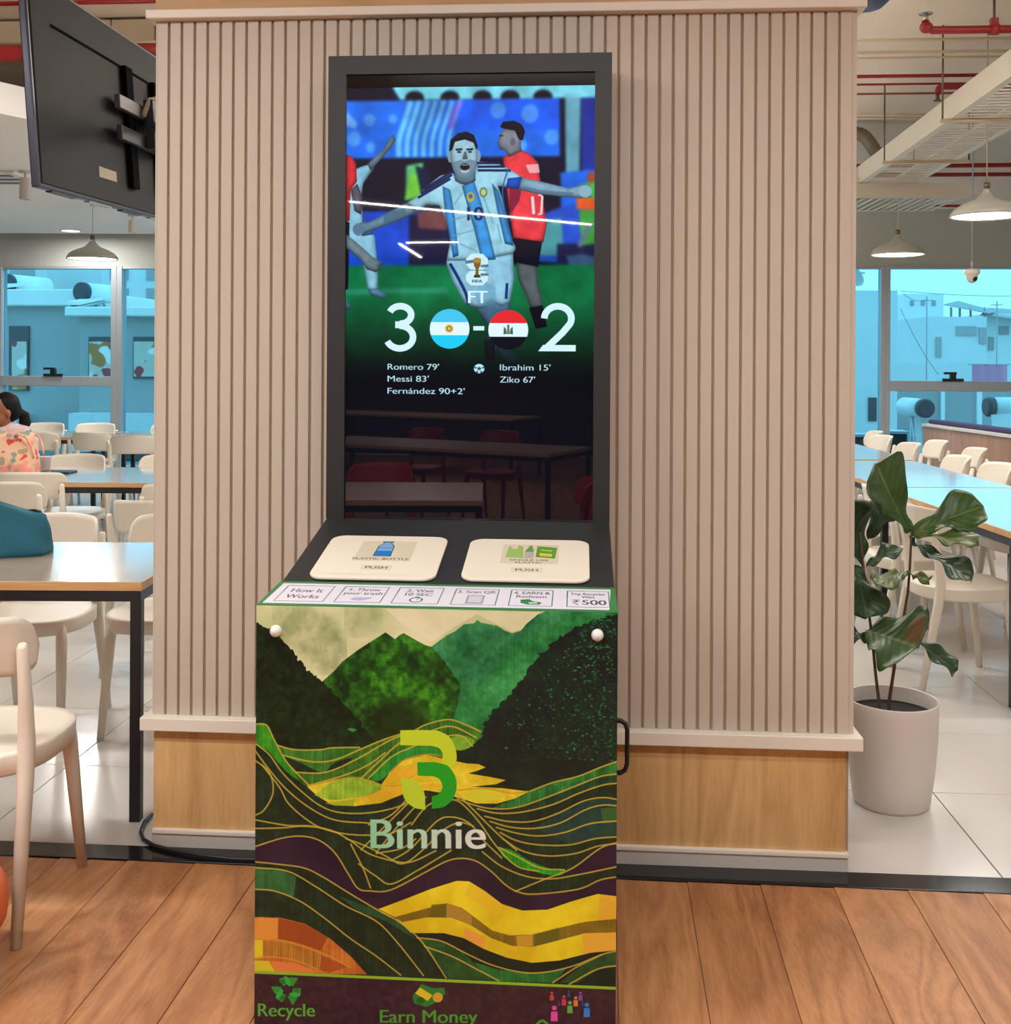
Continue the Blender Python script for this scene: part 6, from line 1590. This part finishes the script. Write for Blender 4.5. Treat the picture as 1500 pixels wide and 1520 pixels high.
def heater(label, c0, c1, r, capside, deck, panel=1.0, tilt=1):
    """solar water heater: tank from c0 to c1 (pixel, pixel, depth), its flat collector sloping down in front"""
    A, B = at_d(*c0), at_d(*c1); B.z = A.z
    mid_ = (A + B) / 2; t = thing('solar_water_heater', label, 'water heater', (mid_.x, mid_.y, deck), 0, 'solar water heaters outside')
    A, B = A - Vector((mid_.x, mid_.y, deck)), B - Vector((mid_.x, mid_.y, deck))
    MB().tube([A, B], r, n=24).build('tank', M_TANKW, t)
    E = A if capside < 0 else B; s_ = (A - B).normalized() * (1 if capside < 0 else -1)
    MB().tube([E - s_ * 0.06, E + s_ * 0.02, E + s_ * 0.05], [r * 1.02, r * 1.02, r * 0.85], n=24).build('tank_cap', M_TANKD, t)
    L_ = abs(B.x - A.x); tl_ = (B.y - A.y)
    for x in (-L_ * 0.35, L_ * 0.35):
        MB().tube([(x, 0.1, 0), (x, 0, A.z - r * 0.7)], 0.03, n=6).build('stand_leg', M_ALU, t)
        MB().tube([(x, -panel, 0.0), (x, 0, A.z - r * 0.9)], 0.03, n=6).build('stand_leg', M_ALU, t)
    if panel:
        z1 = max(A.z - r * 0.75, 0.16)
        MB().hexa([(-L_ * 0.5, -panel, 0.04), (L_ * 0.5, -panel, 0.04), (L_ * 0.5, -0.1, z1), (-L_ * 0.5, -0.1, z1), (-L_ * 0.5, -panel, 0.10), (L_ * 0.5, -panel, 0.10), (L_ * 0.5, -0.1, z1 + 0.06), (-L_ * 0.5, -0.1, z1 + 0.06)]).build('collector', M_ROOFW, t)
    return t
za_ = at_d(60, 454, 20.0).z + 0.30
heater('white solar water heater on the annex roof at the left border', (10, 421, 20.7), (68, 427, 21.7), 0.19, -1, za_, 1.0)
zb_ = at_d(240, 470, 18.6).z + 0.16
heater('white solar water heater on the annex roof crossed by the window mullion', (121, 433, 19.3), (172, 437, 20.2), 0.17, -1, zb_, 1.0)
# right hand view
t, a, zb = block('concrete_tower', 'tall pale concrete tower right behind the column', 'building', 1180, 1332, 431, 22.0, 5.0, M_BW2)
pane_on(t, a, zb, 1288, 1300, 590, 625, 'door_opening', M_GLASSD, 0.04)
q = at_d(1263, 413, 23.0)
t = thing('satellite_dish', 'round grey satellite dish on the tower beside the column', 'satellite dish', (q.x, q.y, q.z))
kd = 23.0 / F
mb = MB(); mb.lathe([(0, 0.0), (6 * kd, 1 * kd), (12 * kd, 3.4 * kd), (17 * kd, 7 * kd), (17.3 * kd, 7 * kd), (12 * kd, 2.6 * kd), (0, -0.8 * kd)], n=28)
o = mb.build('dish', M_BW1, t); o.rotation_euler = (math.radians(65), 0, math.radians(30))
MB().tube([(0, 0, 0), (-2 * kd, 6 * kd, -4 * kd), (-2 * kd, 6 * kd, (at_d(1263, 431, 22.0).z - q.z - 0.01))], 0.03, n=6).build('dish_mast', M_ALU, t)
MB().tube([(8 * kd, -10 * kd, 8 * kd), (17 * kd, -9 * kd, 7 * kd)], 0.02, n=6).build('feed_arm', M_ALU, t)
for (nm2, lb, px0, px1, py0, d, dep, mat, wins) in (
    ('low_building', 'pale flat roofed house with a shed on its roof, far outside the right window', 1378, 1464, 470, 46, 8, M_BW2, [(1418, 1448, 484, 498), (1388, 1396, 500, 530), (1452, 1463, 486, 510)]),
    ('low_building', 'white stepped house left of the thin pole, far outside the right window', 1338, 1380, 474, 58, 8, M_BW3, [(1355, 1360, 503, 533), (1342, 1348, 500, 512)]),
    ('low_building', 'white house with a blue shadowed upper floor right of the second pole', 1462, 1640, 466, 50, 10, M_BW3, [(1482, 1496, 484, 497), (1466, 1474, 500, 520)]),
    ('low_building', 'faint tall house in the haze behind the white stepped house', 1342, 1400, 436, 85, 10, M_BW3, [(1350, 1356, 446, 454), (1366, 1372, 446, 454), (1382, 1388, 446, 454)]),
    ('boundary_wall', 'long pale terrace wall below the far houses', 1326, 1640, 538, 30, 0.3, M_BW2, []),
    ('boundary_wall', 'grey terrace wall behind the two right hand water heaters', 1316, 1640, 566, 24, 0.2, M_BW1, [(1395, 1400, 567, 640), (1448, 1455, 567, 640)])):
    t, a, zb = block(nm2, lb, 'wall' if 'wall' in nm2 else 'building', px0, px1, py0, d, dep, mat)
    for w_ in wins: pane_on(t, a, zb, *w_, 'window_opening' if mat is not M_BW1 else 'pilaster', M_BW1 if mat is not M_BW1 else M_BW3, 0.08)
# open shed roof on the flat roof
q = at_d(1400, 452, 47); e = at_d(1424, 448.5, 48); f2 = at_d(1470, 464, 48)
t = thing('roof_shed', 'open sheet metal shed on the flat roofed house', 'shed', q)
def rq(px, py, d): return at_d(px, py, d) - q
MB().hexa([rq(1400, 453, 46.5), rq(1468, 466, 46.5), rq(1476, 463, 51), rq(1422, 448, 51), rq(1400, 451.5, 46.5), rq(1468, 464.5, 46.5), rq(1476, 461.5, 51), rq(1422, 446.5, 51)]).build('shed_roof', M_BW1, t)
for px in (1411, 1424, 1440, 1461): MB().tube([rq(px, 456, 47.5), rq(px, 471, 47.5)], 0.05, n=6).build('shed_post', M_BW1, t)
t = thing('roof_shed', 'second sheet metal roof right of the shed, cut by the border', 'shed', at_d(1476, 463, 50)); q = at_d(1476, 463, 50)
MB().hexa([rq(1455, 468, 49), rq(1640, 490, 49), rq(1640, 470, 55), rq(1466, 458, 55), rq(1455, 466.5, 49), rq(1640, 488.5, 49), rq(1640, 468.5, 55), rq(1466, 456.5, 55)]).build('shed_roof', M_BW1, t)
for (lb, px, py0, py1, d) in (('thin pole left of the flat roofed house', 1374.5, 440, 562, 28), ('thin pole right of the flat roofed house', 1478.5, 447, 560, 28)):
    p, q2 = at_d(px, py0, d), at_d(px, py1, d); t = thing('utility_pole', lb, 'pole', q2)
    MB().tube([(0, 0, -0.3 - q2.z), (0, 0, p.z - q2.z)], 0.016, n=8).build('pole_shaft', M_BW1, t)
    MB().tube([(-0.15, 0, p.z - q2.z - 0.1), (0.15, 0, p.z - q2.z - 0.1)], 0.012, n=6).build('cross_arm', M_BW1, t)
for i_, (lb, A, B) in enumerate((('uppermost overhead wire outside the right window', (1336, 432), (1600, 435)), ('overhead wire sagging from the upper left to the thin pole', (1340, 436), (1376, 444)), ('guy wire running down from the tower to the terrace', (1336, 458), (1392, 556)))):
    p, q2 = at_d(A[0], A[1], 27), at_d(B[0], B[1], 28); n = 8
    t = MB().tube([Vector(p).lerp(q2, s_ / n) - Vector((0, 0, 0.10 * math.sin(math.pi * s_ / n))) for s_ in range(n + 1)], 0.009, n=5).build('overhead_wire', M_BW1); tag(t, lb, 'wire')
p = at_d(1442, 541, 26); q2 = on_y(1495, 541, p.y)
t = thing('pink_sheet', 'pink sheet hung over the terrace wall', 'cloth', (p.x, p.y, p.z))
mb = MB(); wv = q2.x - p.x; hv = at_d(1442, 566, 26).z - p.z
mb.grid(lambda u, v: (wv * u, 0.02 * math.sin(u * 20), hv * v), 24, 2).build('cloth_panel', plain('pink_cloth', (226, 140, 170), 0.9), t)
o = MB().tube([(-0.1, 0.0, 0.005), (wv + 0.1, 0.0, 0.005)], 0.012, n=6).build('hanging_rail', M_ALU, t)
heater('white solar water heater with a dark end cap on the right hand terrace', (1342, 603, 15.9), (1373, 606, 15.2), 0.132, 1, -0.3, 0.35)
heater('white solar water heater at the right border on the terrace', (1467, 604, 15.0), (1540, 606, 15.0), 0.135, -1, -0.3, 0.35)
p = cw((1284 - 750) / F * 12.7, 12.7)
for (lb, px, w_, h_, d) in (('dark planter box outside the window beside the column', 1284, 0.36, 0.62, 12.9), ('dark planter box outside the window left of the partition', 1326, 0.24, 0.66, 12.9)):
    p = cw((px - 750) / F * d, d, -0.3)
    t = thing('planter_box', lb, 'planter', p)
    MB().box(-w_ / 2, w_ / 2, -0.15, 0.15, 0, h_ + 0.24).build('planter_body', M_GLASSD, t, bevel=0.01); MB().box(-w_ / 2 - 0.02, w_ / 2 + 0.02, -0.17, 0.17, h_ + 0.24, h_ + 0.27).build('planter_rim', M_BW2, t)

# ------------------------------------------------------------------ the aisle behind the camera, mirrored in the display
M_TABLER = wood('pink_brown_table_laminate', (196, 160, 148), (224, 190, 176), axis=0, rough=0.3, ring=5, stretch=0.06)
M_REDP = plain('red_chair_plastic', (176, 40, 44), 0.4)
def mirrored_table(label, L, R_, dep, mt):
    """L, R_: pixels of the mirrored front edge's ends in the display"""
    a, b_ = mirror(L[0], L[1], 0.74), mirror(R_[0], R_[1], 0.74)
    v = b_ - a; ang = math.atan2(v.y, v.x); nrm_ = Vector((math.sin(ang), -math.cos(ang), 0))
    c_ = (a + b_) / 2 + nrm_ * dep / 2
    return table(label, 0, 0, math.degrees(ang - YAW), v.length, dep, group='tables mirrored in the display', world=(c_.x, c_.y, 0), mt=mt), c_, ang
_, c1, a1 = mirrored_table('pink brown table behind the camera, nearest of three mirrored in the display', (400, 742), (716, 743), 0.80, M_TABLER)
_, c2, a2 = mirrored_table('pink brown table behind the camera, second of three mirrored in the display', (440, 655), (815, 674), 0.80, M_TABLER)
_, c3, a3 = mirrored_table('pink brown table behind the camera, farthest of three mirrored in the display', (470, 612), (760, 622), 0.80, M_TABLER)
for (c_, a_, u, w_, r, lb) in ((c1, a1, 0.95, -0.05, 90, 'red chair at the end of the nearest mirrored table'), (c1, a1, -0.1, -0.72, 0, 'red chair between the nearest and second mirrored tables'), (c2, a2, 0.1, -0.75, 0, 'red chair right of the other one before the farthest mirrored table'), (c2, a2, -0.7, -0.75, 5, 'red chair left of the other one before the farthest mirrored table')):
    v = Vector((math.cos(a_), math.sin(a_), 0)); n_ = Vector((math.sin(a_), -math.cos(a_), 0))
    p = c_ + v * u - n_ * w_
    chair(lb, 0, 0, r + math.degrees(a_ - YAW), 'red chairs mirrored in the display', M_REDP, world=(p.x, p.y, 0))
